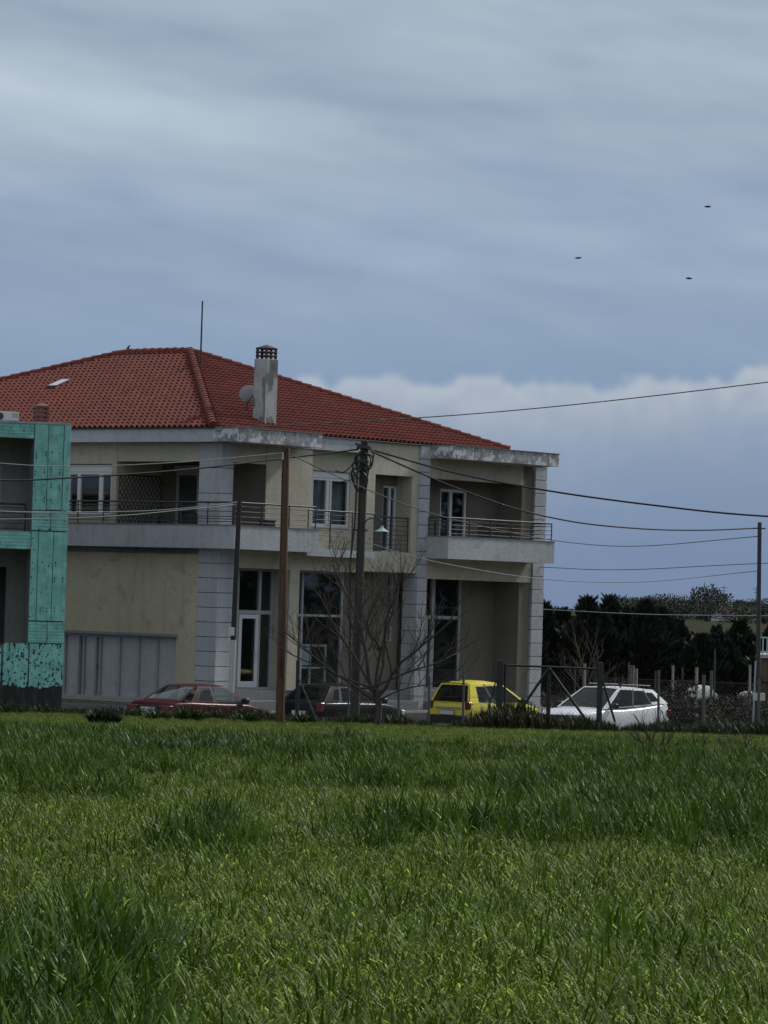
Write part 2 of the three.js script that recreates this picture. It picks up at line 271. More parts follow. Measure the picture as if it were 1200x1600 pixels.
  windowUnit(H, 'balcony_door', 'z', 11.33, 12.68, 4.71, 6.8, -1.17, { mull: [[11.9, 0.13]], bar: 0.09 });
  windowUnit(H, 'balcony_door', 'x', -3.5, -1.6, 4.71, 6.85, 1.93, { mull: [[-2.6, 0.12]], bar: 0.07, mat: M.alu });
  part('shutter_box', B(1.8, 1.945, 6.86, 7.06, -3.55, -1.55), M.alu, H);
  // diamond lattice screen on the side wall of the corner balcony
  { const L = []; for (let k = -6; k < 12; k++) { const s = 0.165; for (const d of [1, -1]) { let x0 = 0.1 + k * s, y0 = d > 0 ? 5.25 : 6.72, x1 = x0 + 1.1, y1 = y0 + d * 1.47; const f0 = clamp((0.1 - x0) / 1.1), f1 = clamp((1.9 - x0) / 1.1); if (f1 - f0 < 0.03) continue; L.push(rod([mix(x0, x1, f0), mix(y0, y1, f0), d > 0 ? -4.17 : -4.155], [mix(x0, x1, f1), mix(y0, y1, f1), d > 0 ? -4.17 : -4.155], 0.017, 0.017, 4)); } } L.push(rod([0.1, 5.25, -4.16], [0.1, 6.72, -4.16], 0.02, 0.02, 4), rod([1.9, 5.25, -4.16], [1.9, 6.72, -4.16], 0.02, 0.02, 4), rod([0.1, 6.72, -4.16], [1.9, 6.72, -4.16], 0.02, 0.02, 4)); part('lattice', L, std([0.10, 0.085, 0.07], 0.8), H); }
  // --- pillars
  pillar(H, 0, 0.82, -0.8, 0.0, GY, 4.58, 0.435);
  pillar(H, 0, 0.52, -0.87, 0.0, 4.7, 7.65, 0.82);
  pillar(H, 8.952, 9.42, -0.5, 0.08, GY, 8.02, 0.41);
  pillar(H, 14.78, 15.38, -0.62, 0.03, GY, 4.58, 0.41);
  pillar(H, 14.78, 15.38, -0.62, 0.03, 4.7, 7.65, 0.41);
  // --- corner balcony
  let b = sub('balcony', H);
  part('floor', [B(-0.25, 3.12, 4.58, 4.7, 0.002, 0.8), B(-0.25, -0.002, 4.58, 4.7, -18, 0.002)], M.slab, b);
  part('parapet', [B(-0.4, 3.27, 4.575, 5.24, 0.8, 0.95), B(3.12, 3.27, 4.575, 5.24, 0.002, 0.8), B(-0.4, -0.25, 4.575, 5.24, -18, 0.8)], M.slab, b);
  part('coping', [B(-0.42, 3.29, 5.24, 5.265, 0.78, 0.97), B(3.10, 3.29, 5.24, 5.265, 0.002, 0.78), B(-0.42, -0.23, 5.24, 5.265, -18, 0.78)], M.flash, b);
  railing(H, [[-0.33, -18], [-0.33, 0.87], [3.2, 0.87]], 5.265, 0.64, 4, 1.05);
  // --- middle balcony
  b = sub('balcony', H);
  part('floor', [B(3.29, 6.4, 4.48, 4.69, 0.006, 0.5)], M.slab, b);
  railing(H, [[3.34, 0.46], [6.36, 0.46]], 4.7, 1.13, 7, 1.0);
  railing(H, [[6.92, -0.1], [8.63, -0.1]], 4.72, 1.05, 7, 0.85);
  // --- right balcony
  b = sub('balcony', H);
  part('floor', [B(9.47, 14.52, 4.58, 4.8, -1.05, 0.8)], M.slab, b);
  part('parapet', [B(9.32, 14.67, 4.575, 5.25, 0.8, 0.95), B(9.32, 9.47, 4.575, 5.25, 0.082, 0.8), B(14.52, 14.67, 4.575, 5.25, 0.05, 0.8)], M.slab, b);
  part('coping', [B(9.30, 14.69, 5.25, 5.275, 0.78, 0.97), B(9.30, 9.49, 5.25, 5.275, 0.082, 0.78), B(14.50, 14.69, 5.25, 5.275, 0.05, 0.78)], M.flash, b);
  railing(H, [[9.4, 0.1], [9.4, 0.87], [14.6, 0.87], [14.6, 0.1]], 5.275, 0.56, 4, 0.95);
  // --- eaves
  part('eaves', [B(-0.4, 0.0, 7.65, 8.05, -18, 0.0), B(3.29, 6.4, 7.655, 8.03, -0.3, 0.06)], M.slab, H);
  part('eaves', [B(-0.4, 3.29, 7.652, 8.05, 0.0, 0.95)], M.peel, H);
  part('eaves', [B(9.42, 14.77, 7.652, 8.04, 0.0, 0.95), B(14.77, 15.4, 7.66, 8.04, -0.62, 0.06)], M.peel, H);
  part('eaves_flashing', [B(-0.43, 3.32, 8.05, 8.075, 0.0, 0.98), B(-0.43, 0.0, 8.05, 8.075, -18, 0.0), B(3.32, 9.42, 8.032, 8.055, -0.1, 0.11), B(9.40, 14.80, 8.042, 8.065, 0.0, 0.98), B(14.8, 15.43, 8.042, 8.065, -18, 0.09)], M.flash, H);
  part('ceiling_slab', [B(0.002, 15.3, 7.652, 8.0, -18, -0.301)], M.concrete, H);

  // --- roof
  const roof = sub('roof', H);
  const E0 = [-0.46, 8.06, 0.04], E1 = [13.35, 8.06, 0.04], A = [6.72, 10.86, -7.65], Bp = [6.72, 10.86, -10.6], E2 = [-0.46, 8.06, -18.4], E3 = [13.35, 8.06, -18.4];
  { // deck under the tiles
    const P = [E0, E1, A, E0, A, Bp, E0, Bp, E2, E2, Bp, E3, E1, E3, Bp, E1, Bp, A].flatMap((p) => [p[0], p[1] - 0.03, p[2]]);
    const g = new THREE.BufferGeometry(); g.setAttribute('position', new THREE.Float32BufferAttribute(P, 3)); g.setAttribute('uv', new THREE.Float32BufferAttribute(new Float32Array(P.length / 3 * 2), 2)); g.computeVertexNormals(); const m = std([0.13, 0.035, 0.025], 0.9, { side: THREE.DoubleSide }); part('roof_deck', g, m, roof);
  }
  // interlocking tile: a flat pan and a roll, the lower edge lifted over the course below
  const tw = 0.215, te = 0.30, tl = 0.36;
  function tileGeo() {
    const sec = [[-0.108, 0.030], [-0.095, 0.006], [-0.02, 0.004], [0.003, 0.02], [0.024, 0.055], [0.055, 0.07], [0.086, 0.055], [0.107, 0.02]], pos = [];
    const q = (a, b, c, d) => pos.push(...a, ...b, ...c, ...a, ...c, ...d);
    for (let i = 0; i < sec.length - 1; i++) {
      const [x0, y0] = sec[i], [x1, y1] = sec[i + 1], lo = 0.044, hi = 0.004;
      q([x0, y0 + lo, 0], [x1, y1 + lo, 0], [x1, y1 + hi, -tl], [x0, y0 + hi, -tl]);
      if (i < 3) q([x0, y0 + lo - 0.02, 0], [x1, y1 + lo - 0.02, 0], [x1, y1 + lo, 0], [x0, y0 + lo, 0]);
      else q([x0, y0 + lo - 0.016, 0], [x1, y1 + lo - 0.016, 0], [x1, y1 + lo, 0], [x0, y0 + lo, 0]);
    }
    const g = new THREE.BufferGeometry(); g.setAttribute('position', new THREE.Float32BufferAttribute(pos, 3)); g.computeVertexNormals(); return g;
  }
  const tg = tileGeo(), R = rng(5), mats = [], cols = [], inTri = (p, poly) => { let s = 0; for (let i = 0; i < poly.length; i++) { const a = poly[i], b2 = poly[(i + 1) % poly.length], c = (b2[0] - a[0]) * (p[1] - a[1]) - (b2[1] - a[1]) * (p[0] - a[0]); if (Math.abs(c) < 1e-9) continue; if (s && Math.sign(c) !== s) return false; s = Math.sign(c); } return true; };
  function cover(o, along, up, poly) { // o eave start, along / up unit vectors, poly in (a, b) metres
    const n = new THREE.Vector3().crossVectors(up, along).negate(); if (n.y < 0) n.negate();
    const mx = Math.max(...poly.map((p) => p[0])), mn = Math.min(...poly.map((p) => p[0])), my = Math.max(...poly.map((p) => p[1]));
    const rot = new THREE.Matrix4().makeBasis(along, n, up.clone().negate());
    for (let j = 0; j * te < my + 0.1; j++) for (let i = 0; i * tw < mx - mn; i++) {
      const a = mn + (i + 0.5) * tw, c = j * te; if (!inTri([a, c + 0.1], poly)) continue;
      const p = o.clone().addScaledVector(along, a + (R() - 0.5) * 0.008).addScaledVector(up, c - 0.05 + (R() - 0.5) * 0.012);
      mats.push(rot.clone().setPosition(p)); const k = 0.82 + 0.36 * R() + 0.22 * fbm(a * 0.5, c * 0.5, 3, 256, 151), pale = R() < 0.05 ? 1.25 : 1; cols.push([0.140 * k * pale, (0.020 + 0.006 * R()) * k * pale, 0.012 * k * pale]);
    }
  }
  const e0 = V(...E0), upR = V(0, A[1] - E0[1], A[2] - E0[2]).normalize(), upL = V(A[0] - E0[0], A[1] - E0[1], 0).normalize();
  const sR = Math.hypot(A[1] - E0[1], A[2] - E0[2]), sL = Math.hypot(A[0] - E0[0], A[1] - E0[1]);
  cover(e0, V(1, 0, 0), upR, [[0, 0], [E1[0] - E0[0], 0], [A[0] - E0[0], sR]]);
  cover(e0, V(0, 0, -1), upL, [[0, 0], [18.44, 0], [E0[2] - Bp[2], sL], [E0[2] - A[2], sL]]);
  const im = new THREE.InstancedMesh(tg, M.tile, mats.length); M.tile.side = THREE.DoubleSide; im.name = 'roof_tiles'; im.userData.kind = 'stuff'; mats.forEach((m, i) => { im.setMatrixAt(i, m); im.setColorAt(i, C(...cols[i])); }); im.castShadow = im.receiveShadow = true; roof.add(im);
  // ridge and hip caps, one by one
  const cap = new THREE.CylinderGeometry(0.155, 0.12, 0.36, 9, 1, false, -Math.PI * 0.55, Math.PI * 1.1).toNonIndexed(); cap.rotateX(-Math.PI / 2); // arch over -z..; axis along z
  cap.rotateZ(0); const cm = [[0.15, 0.028, 0.018], [0.13, 0.024, 0.015], [0.17, 0.034, 0.021]].map((c) => std(c, 0.85, { side: THREE.DoubleSide }));
  function caps(a, c) { a = V(...a); c = V(...c); const L = a.distanceTo(c), n = Math.round(L / 0.33), dir = c.clone().sub(a).normalize(); const zax = dir.clone(), xax = new THREE.Vector3().crossVectors(V(0, 1, 0), zax).normalize(), yax = new THREE.Vector3().crossVectors(zax, xax); const q = new THREE.Quaternion().setFromRotationMatrix(new THREE.Matrix4().makeBasis(xax, yax, zax)); for (let i = 0; i < n; i++) { const t = part('ridge_tile', cap, cm[Math.floor(R() * 3)], roof); t.position.copy(a).lerp(c, (i + 0.5) / n); t.position.y += 0.03 + 0.01 * R(); t.quaternion.copy(q); } }
  caps(E0, A); caps(E1, A); caps(E2, Bp); caps(A, Bp);
  // skylight in the garage-side slope
  const sk = sub('skylight', roof); { const g1 = [RB(-0.36, 0.36, 0, 0.1, -0.23, 0.23, 0.01)]; part('frame', g1, std([0.09, 0.07, 0.06], 0.6), sk); part('pane', B(-0.31, 0.31, 0.101, 0.106, -0.18, 0.18), std([0.55, 0.58, 0.6], 0.12), sk); sk.position.set(3.55, 9.66, -10.25); sk.rotation.z = Math.atan2(upL.y, upL.x); }
  // chimney: rendered shaft with a slotted clay cap
  const ch = sub('chimney', H); ch.position.set(2.62, 0, -0.75);
  part('shaft', RB(-0.26, 0.26, 8.0, 10.24, -0.24, 0.24, 0.012), M.chim, ch);
  const cc = []; for (let k = 0; k < 3; k++) { const y = 10.25 + k * 0.11; for (const [x, z] of [[-0.2, -0.18], [0.2, -0.18], [-0.2, 0.18], [0.2, 0.18], [0, 0.18], [0, -0.18]]) cc.push(B(x - 0.03, x + 0.03, y, y + 0.06, z - 0.03, z + 0.03)); cc.push(RB(-0.245, 0.245, y + 0.06, y + 0.11, -0.22, 0.22, 0.012)); }
  const top = new THREE.ConeGeometry(0.30, 0.1, 4).toNonIndexed(); top.rotateY(Math.PI / 4); top.translate(0, 10.63, 0); cc.push(metreUV(top)); part('chimney_cap', cc, M.terra, ch);
}
// things fixed to the house
{
  const d = thing('satellite_dish', 'grey satellite dish behind the chimney on the red roof', 'satellite dish', HL(2.74, 9.27, -1.55), 0.15);
  const dish = new THREE.SphereGeometry(0.62, 20, 8, 0, Math.PI * 2, 0, 0.46); dish.rotateX(Math.PI / 2); dish.translate(0, 0, -0.62); part('reflector', dish, std([0.24, 0.24, 0.23], 0.6, { side: THREE.DoubleSide }), d).rotation.set(-0.35, -0.25, 0);
  part('feed_arm', [rod([0, -0.24, 0], [0.12, -0.12, 0.42], 0.012), rod([0.12, -0.12, 0.36], [0.12, -0.1, 0.48], 0.035, 0.035, 8, true)], M.dark, d); part('mast', rod([0, -0.95, -0.1], [0, 0.05, -0.1], 0.025), M.dark, d);
  const m = thing('antenna_mast', 'tall thin dark metal mast beside the roof ridge', 'mast', HL(5.42, 0, -6)); part('tube', [rod([0, 9.9, 0], [0.0, 12.35, 0], 0.030, 0.024, 7, true)], M.dark, m); part('bracket', [rod([0, 10.15, 0], [0.14, 9.98, 0.06], 0.02)], M.steel, m);
  const mkChair = (name, lab, p, t) => { const c = thing(name, lab, 'chair', p, t, 'balcony chairs'); const mm = std([0.045, 0.04, 0.035], 0.8); part('seat', RB(-0.24, 0.24, 0.42, 0.46, -0.24, 0.24, 0.015), mm, c); part('backrest', RB(-0.24, 0.24, 0.48, 0.92, -0.26, -0.22, 0.015), mm, c); for (const [x, z] of [[-0.2, 0.2], [0.2, 0.2], [-0.2, -0.22], [0.2, -0.22]]) part('leg', rod([x, 0, z], [x, 0.43, z], 0.018), mm, c); return c; };
  mkChair('balcony_chair', 'dark chair on the right balcony, nearest the stone pillar', HL(9.9, 4.8, 0.25), 1.6);
  mkChair('balcony_chair', 'dark chair on the right balcony, in front of the glass door', HL(12.2, 4.8, 0.2), 0.4);
  mkChair('balcony_chair', 'dark chair on the corner balcony beside the tall dark door', HL(0.6, 4.7, -1.8), -0.7);
  const t = thing('balcony_table', 'low dark table on the corner balcony behind the railing', 'table', HL(0.75, 4.7, -3.0), HT); const tm = std([0.05, 0.045, 0.04], 0.7); part('tabletop', RB(-0.35, 0.35, 0.68, 0.72, -0.45, 0.45, 0.01), tm, t); for (const [x, z] of [[-0.3, -0.4], [0.3, -0.4], [-0.3, 0.4], [0.3, 0.4]]) part('leg', rod([x, 0, z], [x, 0.69, z], 0.022), tm, t);
  const pl = thing('planter_box', 'small dark box standing behind the railing near the corner pillar', 'box', HL(1.55, 5.265, 0.45), HT); part('tub', [B(-0.18, 0.18, -0.565, 0.16, -0.15, 0.15)], M.black, pl); part('rim', [B(-0.2, 0.2, 0.16, 0.2, -0.17, 0.17)], M.dark, pl);
  const sh = thing('display_stand', 'white framed display stand behind the shop window next to the pole', 'display stand', HL(5.45, 0.5, -1.05), HT); part('frame', [B(-0.62, -0.56, 0.1, 1.45, -0.03, 0.03), B(0.56, 0.62, 0.1, 1.35, -0.03, 0.03), B(-0.56, 0.56, 1.28, 1.35, -0.028, 0.028), B(-0.56, 0.56, 0.62, 0.68, -0.028, 0.028), B(-0.14, -0.08, 0.1, 0.62, -0.026, 0.026), B(-0.56, 0.56, 0.1, 0.15, -0.028, 0.028), B(-0.7, -0.4, 0, 0.1, -0.2, 0.2), B(0.4, 0.7, 0, 0.1, -0.2, 0.2)], std([0.85, 0.86, 0.87], 0.5), sh); part('poster', B(-0.55, -0.06, 0.72, 1.25, 0.0, 0.012), std([0.85, 0.86, 0.88], 0.6), sh);
}

// ---------------------------------------------------------------- the unfinished green building at the left
{
  const g = thing('unfinished_building', 'unfinished building clad in green insulation boards at the left edge', 'building', [-8.83, 0, -104], 0.26);
  const board = (seed, wear, groove) => std([1, 1, 1], 0.9, { map: colourTex(256, 256, (u, v) => {
    let k = 1 + fbm(u * 5, v * 5, 4, 5, seed) * 0.34 - Math.max(0, fbm(u * 24, v * 2, 3, 24, seed + 3, 2)) * 0.3 + fbm(u * 50, v * 50, 2, 50, seed + 5) * 0.06, gr = groove ? smooth(0.75, 1.0, Math.abs(Math.sin(v * Math.PI * 12)) + 0.1 * fbm(u * 8, v * 40, 2, 8, seed, 40)) * 0.30 : 0;
    const m = smooth(wear, wear + 0.05, fbm(u * 22, v * 13, 4, 22, seed + 9, 13)); k *= 1 - gr;
    return [mix(0.235 * k, 0.03, m), mix(0.55 * k, 0.045, m), mix(0.46 * k, 0.04, m)];
  }, 1, 1) });
  const mb = [board(201, 0.56), board(211, 0.54), board(221, 0.58)], mg = [board(231, 0.44, true), board(235, 0.5, true)], mw = [board(241, 0.25), board(251, 0.22)];
  const tar = std([1, 1, 1], 0.9, { map: colourTex(256, 256, (u, v) => { const k = 0.022 + Math.max(0, fbm(u * 14, v * 3, 4, 14, 261, 3)) * 0.06; return [k, k * 0.93, k * 0.88]; }) });
  const core = plaster([0.20, 0.19, 0.185]);
  part('column', [B(-1.03, -0.06, GY, 7.86, -0.85, -0.05)], core, g);
  part('wall', [B(-9, -0.06, GY, 0.3, -0.85, -0.05), B(-9, -1.03, 0.3, 1.68, -0.3, -0.05)], core, g);
  part('beam', [B(-9, -1.03, 4.36, 4.84, -0.85, -0.05)], core, g); part('beam', [B(-9, -1.03, 7.46, 7.86, -0.85, -0.05)], core, g);
  part('roof_slab', [B(-9, 0.0, 7.86, 7.93, -5, -0.0)], plaster([0.42, 0.44, 0.43]), g);
  part('floor_slab', [B(-9, -0.06, 4.5, 4.75, -4.6, -0.86)], core, g);
  const back = plaster([0.44, 0.425, 0.37]);
  part('wall', [B(-9, -2.05, 4.75, 7.85, -2.4, -2.2), B(-1.55, -0.1, 4.75, 7.85, -2.4, -2.2), B(-2.05, -1.55, 6.75, 7.85, -2.4, -2.2)], back, g);
  part('wall', [B(-9, -1.6, GY, 1.9, -2.6, -2.4), B(-1.30, -0.1, GY, 4.5, -2.6, -2.4), B(-9, -1.3, 3.85, 4.5, -2.6, -2.4)], back, g);
  part('wall', [B(-9, -0.1, GY, 7.85, -5, -4.7), B(-0.3, -0.08, GY, 7.85, -4.7, -0.86), B(-9, -8.8, GY, 7.85, -4.7, -0.86)], core, g);
  const w = sub('window', g); part('frame', [B(-2.05, -1.97, 4.75, 6.75, -2.34, -2.26), B(-1.63, -1.55, 4.75, 6.75, -2.34, -2.26), B(-1.97, -1.63, 6.65, 6.75, -2.34, -2.26)], M.alu, w); part('pane', B(-1.97, -1.63, 4.75, 6.65, -2.31, -2.30), M.glass, w);
  railing(g, [[-8.9, -0.75], [-1.1, -0.75]], 4.84, 0.78, 5, 0.85, M.dark);
  // insulation boards
  const bd = (x0, x1, y0, y1, m, z1 = 0) => part('insulation_board', [RB(x0 + 0.009, x1 - 0.009, y0 + 0.008, y1 - 0.008, -0.047, z1, 0.008)], m, g);
  const uvfit = (mesh) => { const p = mesh.geometry.attributes.position, uv = mesh.geometry.attributes.uv; for (let i = 0; i < p.count; i++) uv.setXY(i, p.getX(i) / 1.1 + p.getZ(i), p.getY(i) / 1.1); return mesh; };
  [[-1.04, -0.64, 5.45, 7.86], [-0.64, -0.2, 5.47, 7.86], [-0.2, 0, 5.45, 7.86]].forEach(([a, b2, c, d], i) => uvfit(bd(a, b2, c, d, mb[i], [0, -0.014, 0.008][i])));
  [[-1.04, -0.5], [-0.5, 0]].forEach(([a, b2], i) => { uvfit(bd(a, b2, 4.88, 5.44, mg[i], i * -0.006)); uvfit(bd(a, b2, 1.74, 2.34, mg[1 - i], i * -0.004)); });
  [[-1.04, -0.83, 2.36, 4.86], [-0.83, -0.40, 2.36, 4.86], [-0.40, 0, 2.36, 4.86]].forEach(([a, b2, c, d], i) => uvfit(bd(a, b2, c, d, mb[(i + 1) % 3], [0.008, 0, -0.014][i])));
  for (let k = 0; k < 6; k++) { const x1 = -1.04 - k * 1.25; uvfit(bd(x1 - 1.25, x1, 7.44, 7.86, mg[k % 2], -0.004)); uvfit(bd(x1 - 1.25, x1, 4.34, 4.85, mg[(k + 1) % 2], -0.004)); }
  // plinth boards, torn along the bottom
  const torn = (x0, x1, seed, m) => { const r = rng(seed), s = new THREE.Shape(); s.moveTo(x0 + 0.01, 1.72); s.lineTo(x1 - 0.01, 1.72); for (let i = 0; i <= 16; i++) { const t = i / 16; s.lineTo(mix(x1 - 0.01, x0 + 0.01, t), 0.56 + 0.20 * fbm((x0 + (x1 - x0) * (1 - t)) * 1.3, 1.1, 2, 256, 271) + 0.10 * (r() - 0.5)); } s.closePath(); const ge = new THREE.ExtrudeGeometry(s, { depth: 0.043, bevelEnabled: false }); ge.translate(0, 0, -0.045); const mesh = part('insulation_board', ge, m, g); uvfit(mesh); return mesh; };
  torn(-0.98, 0, 3, mw[0]); torn(-1.72, -1.0, 4, mw[1]); torn(-3.0, -1.76, 5, mw[0]); torn(-4.3, -3.02, 6, mw[1]);
  part('tar_coating', [B(-9, -0.02, GY, 0.95, -0.049, -0.012)], tar, g);
  // dark adhesive marks of the fixings on the boards
  const dm = []; const rr = rng(9); for (const x of [-0.97, -0.72, -0.55, -0.32, -0.1]) for (const y of [2.7, 3.1, 3.55, 3.95, 5.75, 6.15, 6.6, 7.05]) { if (rr() < 0.22) continue; const cx = x + (rr() - 0.5) * 0.06, cy = y + (rr() - 0.5) * 0.12, n = 1 + (rr() < 0.6); for (let i = 0; i < n; i++) { const e = new THREE.CylinderGeometry(0.017, 0.017, 0.006, 6).toNonIndexed(); e.rotateX(Math.PI / 2); e.scale(1, 1.2 + rr(), 1); e.translate(cx + (rr() - 0.5) * 0.02, cy - i * 0.09, 0.008); dm.push(e); } } part('fixing', dm, M.dark, g);
  // on its roof
  const px = (x, y, z) => { const v = V(x, y, z).applyAxisAngle(V(0, 1, 0), 0.26); return [v.x - 8.83, v.y, v.z - 104]; };
  const ac = thing('air_conditioner', 'white outdoor air conditioner unit on the green building roof', 'air conditioner', px(-1.75, 7.95, -1.2), 0.26); part('casing', RB(-0.42, 0.42, 0, 0.27, -0.16, 0.16, 0.02, 2), std([0.55, 0.55, 0.53], 0.5), ac); const fan = new THREE.CylinderGeometry(0.105, 0.105, 0.02, 20); fan.rotateX(Math.PI / 2); fan.translate(-0.12, 0.135, 0.165); part('fan_grille', fan, M.dark, ac); part('side_cover', RB(0.23, 0.4, 0.12, 0.24, 0.155, 0.175, 0.008), std([0.35, 0.35, 0.35], 0.6), ac);
  const c2 = thing('clay_chimney', 'slotted terracotta chimney pot on the green building roof', 'chimney', px(-0.72, 7.93, -0.9), 0.26); const cg = []; for (let k = 0; k < 4; k++) { cg.push(RB(-0.2, 0.2, 0.06 + k * 0.12, 0.13 + k * 0.12, -0.2, 0.2, 0.012)); for (const [x, z] of [[-0.16, 0.16], [0.16, 0.16], [-0.16, -0.16], [0.16, -0.16], [0, 0.16]]) cg.push(B(x - 0.03, x + 0.03, k * 0.12 + 0.01, 0.08 + k * 0.12, z - 0.03, z + 0.03)); } part('pot', cg, std([0.20, 0.085, 0.075], 0.9, { map: plasterMap }), c2); const ct = new THREE.ConeGeometry(0.26, 0.09, 4).toNonIndexed(); ct.rotateY(Math.PI / 4); ct.translate(0, 0.535, 0); part('lid', ct, std([0.16, 0.075, 0.065], 0.9), c2);
}

// ---------------------------------------------------------------- parked cars (x forward, y up, z to the car's right)
function gridGeo(f, nu, nv) { const pos = [], uv = [], idx = []; for (let j = 0; j <= nv; j++) for (let i = 0; i <= nu; i++) { const p = f(i / nu, j / nv); pos.push(p.x, p.y, p.z); uv.push(i / nu, j / nv); } for (let j = 0; j < nv; j++) for (let i = 0; i < nu; i++) { const a = j * (nu + 1) + i; idx.push(a, a + 1, a + nu + 1, a + 1, a + nu + 2, a + nu + 1); } const g = new THREE.BufferGeometry(); g.setAttribute('position', new THREE.Float32BufferAttribute(pos, 3)); g.setAttribute('uv', new THREE.Float32BufferAttribute(uv, 2)); g.setIndex(idx); g.computeVertexNormals(); return g; }
M.carGlass = new THREE.MeshPhysicalMaterial({ color: C(0.62, 0.68, 0.68), roughness: 0.02, transmission: 1, thickness: 0, ior: 1.5, side: THREE.DoubleSide });
M.carGlassDark = new THREE.MeshPhysicalMaterial({ color: C(0.16, 0.17, 0.18), roughness: 0.02, transmission: 1, thickness: 0, ior: 1.5, specularIntensity: 0.6, side: THREE.DoubleSide });
M.tyre = std([0.02, 0.02, 0.02], 0.9); M.trim = std([0.018, 0.018, 0.019], 0.45, { side: THREE.DoubleSide }); M.seat = std([0.045, 0.046, 0.05], 0.95);
M.redLens = new THREE.MeshPhysicalMaterial({ color: C(0.13, 0.006, 0.008), roughness: 0.15, clearcoat: 1 }); M.clearLens = new THREE.MeshPhysicalMaterial({ color: C(0.55, 0.57, 0.6), roughness: 0.12, clearcoat: 1 });
function makeCar(s) {
  const car = thing(s.name, s.label, 'car', s.pos, s.turn, 'cars parked in front of the house');
  const paint = new THREE.MeshPhysicalMaterial({ color: C(...s.paint), roughness: s.rough ?? 0.38, clearcoat: s.coat ?? 0.3, clearcoatRoughness: 0.12, specularIntensity: s.spec ?? 0.5, side: THREE.DoubleSide });
  // lower body
  const st = s.body, sec = (k, v) => { // v 0..1 once round from bottom centre over the right side to top centre
    const [x, yt, hw, yb] = st[k], h = yt - yb, P = [[0, yb], [hw * 0.80, yb], [hw * 0.955, yb + 0.08 * h], [hw * 0.99, yb + 0.28 * h], [hw, yb + 0.52 * h], [hw * 0.985, yb + 0.72 * h], [hw * 0.96, yb + 0.90 * h], [hw * 0.90, yt - 0.012], [hw * 0.62, yt + 0.012], [0, yt + 0.022]];
    const t = v * (P.length - 1), i = Math.min(P.length - 2, Math.floor(t)), f = t - i; return V(x, mix(P[i][1], P[i + 1][1], f), mix(P[i][0], P[i + 1][0], f));
  };
  const nS = st.length - 1, ring = (u, v) => { const t = u * nS, k = Math.min(nS - 1, Math.floor(t)), f = t - k; return sec(k, v).lerp(sec(k + 1, v), f); };
  const half = (sg) => gridGeo((u, v) => { const p = ring(u, v); p.z *= sg; return p; }, nS * 2, 9);
  const capEnd = (k) => { const g = gridGeo((u, v) => { const p = sec(k, v); p.z *= (u * 2 - 1); return p; }, 6, 9); return g; };
  const body = part('body', [half(1), half(-1), capEnd(0), capEnd(nS)], paint, car);
  // wheels
  const wr = s.wheelR ?? 0.30, W2 = s.hw;
  for (const wx of s.wheels) for (const sg of [1, -1]) {
    const w = sub('wheel', car); const ty = new THREE.TorusGeometry(wr - 0.075, 0.085, 10, 24); ty.scale(1, 1, 1.15); part('tyre', ty, M.tyre, w);
    const rim = new THREE.LatheGeometry([[0.02, 0.05], [wr * 0.2, 0.055], [wr * 0.45, 0.03], [wr * 0.62, 0.06], [wr * 0.72, 0.075]].map((p) => new THREE.Vector2(...p)), 18); rim.rotateX(Math.PI / 2); if (sg < 0) rim.rotateY(Math.PI); part('rim', rim, std([0.35, 0.35, 0.36], 0.4, { metalness: 0.6, side: THREE.DoubleSide }), w);
    w.position.set(wx, wr + 0.008, sg * (W2 - 0.10)); const arch = new THREE.CylinderGeometry(wr + 0.06, wr + 0.06, 0.05, 24, 1, false, -Math.PI / 2 - 0.1, Math.PI + 0.2); arch.rotateX(Math.PI / 2); arch.rotateZ(Math.PI / 2 + (sg > 0 ? 0 : 0)); arch.translate(wx, wr, sg * (W2 - 0.022)); part('wheel_arch', arch, M.trim, car);
  }
  // glasshouse: surfaces with a pane let into each
  const g = s.cab, frames = [], posts = [], surf = (c00, c10, c11, c01, bul) => { const [a, b, c, d] = [c00, c10, c11, c01].map((p) => V(...p)), n = new THREE.Vector3().crossVectors(b.clone().sub(a), d.clone().sub(a)).normalize(), mid = a.clone().add(b).add(c).add(d).multiplyScalar(0.25); if (n.dot(mid.clone().sub(V((g.rb[0] + g.fb[0]) / 2, g.rb[1], 0))) < 0) n.negate(); return (u, v, off = 0) => a.clone().lerp(b, u).lerp(d.clone().lerp(c, u), v).addScaledVector(n, bul * 4 * (u * (1 - u) + v * (1 - v) * 0.5) - off); };
  const face = (name, f, iL, iR, iB, iT, glass, rim = 0.018, dL = false, dR = false) => {
    const strip = (u0, u1, v0, v1, off = 0) => gridGeo((u, v) => f(mix(u0, u1, u), mix(v0, v1, v), off), 4, 3);
    (dL ? posts : frames).push(strip(0, iL, 0, 1)); (dR ? posts : frames).push(strip(1 - iR, 1, 0, 1)); frames.push(strip(iL, 1 - iR, 0, iB), strip(iL, 1 - iR, 1 - iT, 1));
    const p = part(name, gridGeo((u, v) => f(mix(iL - 0.004, 1 - iR + 0.004, u), mix(iB - 0.004, 1 - iT + 0.004, v), 0.006), 8, 6), glass, car);
    const a = iL, b = 1 - iR, c = iB, d = 1 - iT, e = rim, e2 = rim * 1.6; part('seal', [strip(a, a + e, c, d, -0.003), strip(b - e, b, c, d, -0.003), strip(a + e, b - e, c, c + e2, -0.003), strip(a + e, b - e, d - e2, d, -0.003)], M.trim, p);
    return p;
  };
  const { rb, rr, fr, fb, wb, wt } = g, gl = s.glass;
  face('windscreen', surf([fb[0], fb[1], -wb], [fb[0], fb[1], wb], [fr[0], fr[1], wt], [fr[0], fr[1], -wt], 0.02), 0.045, 0.045, 0.03, 0.05, gl);
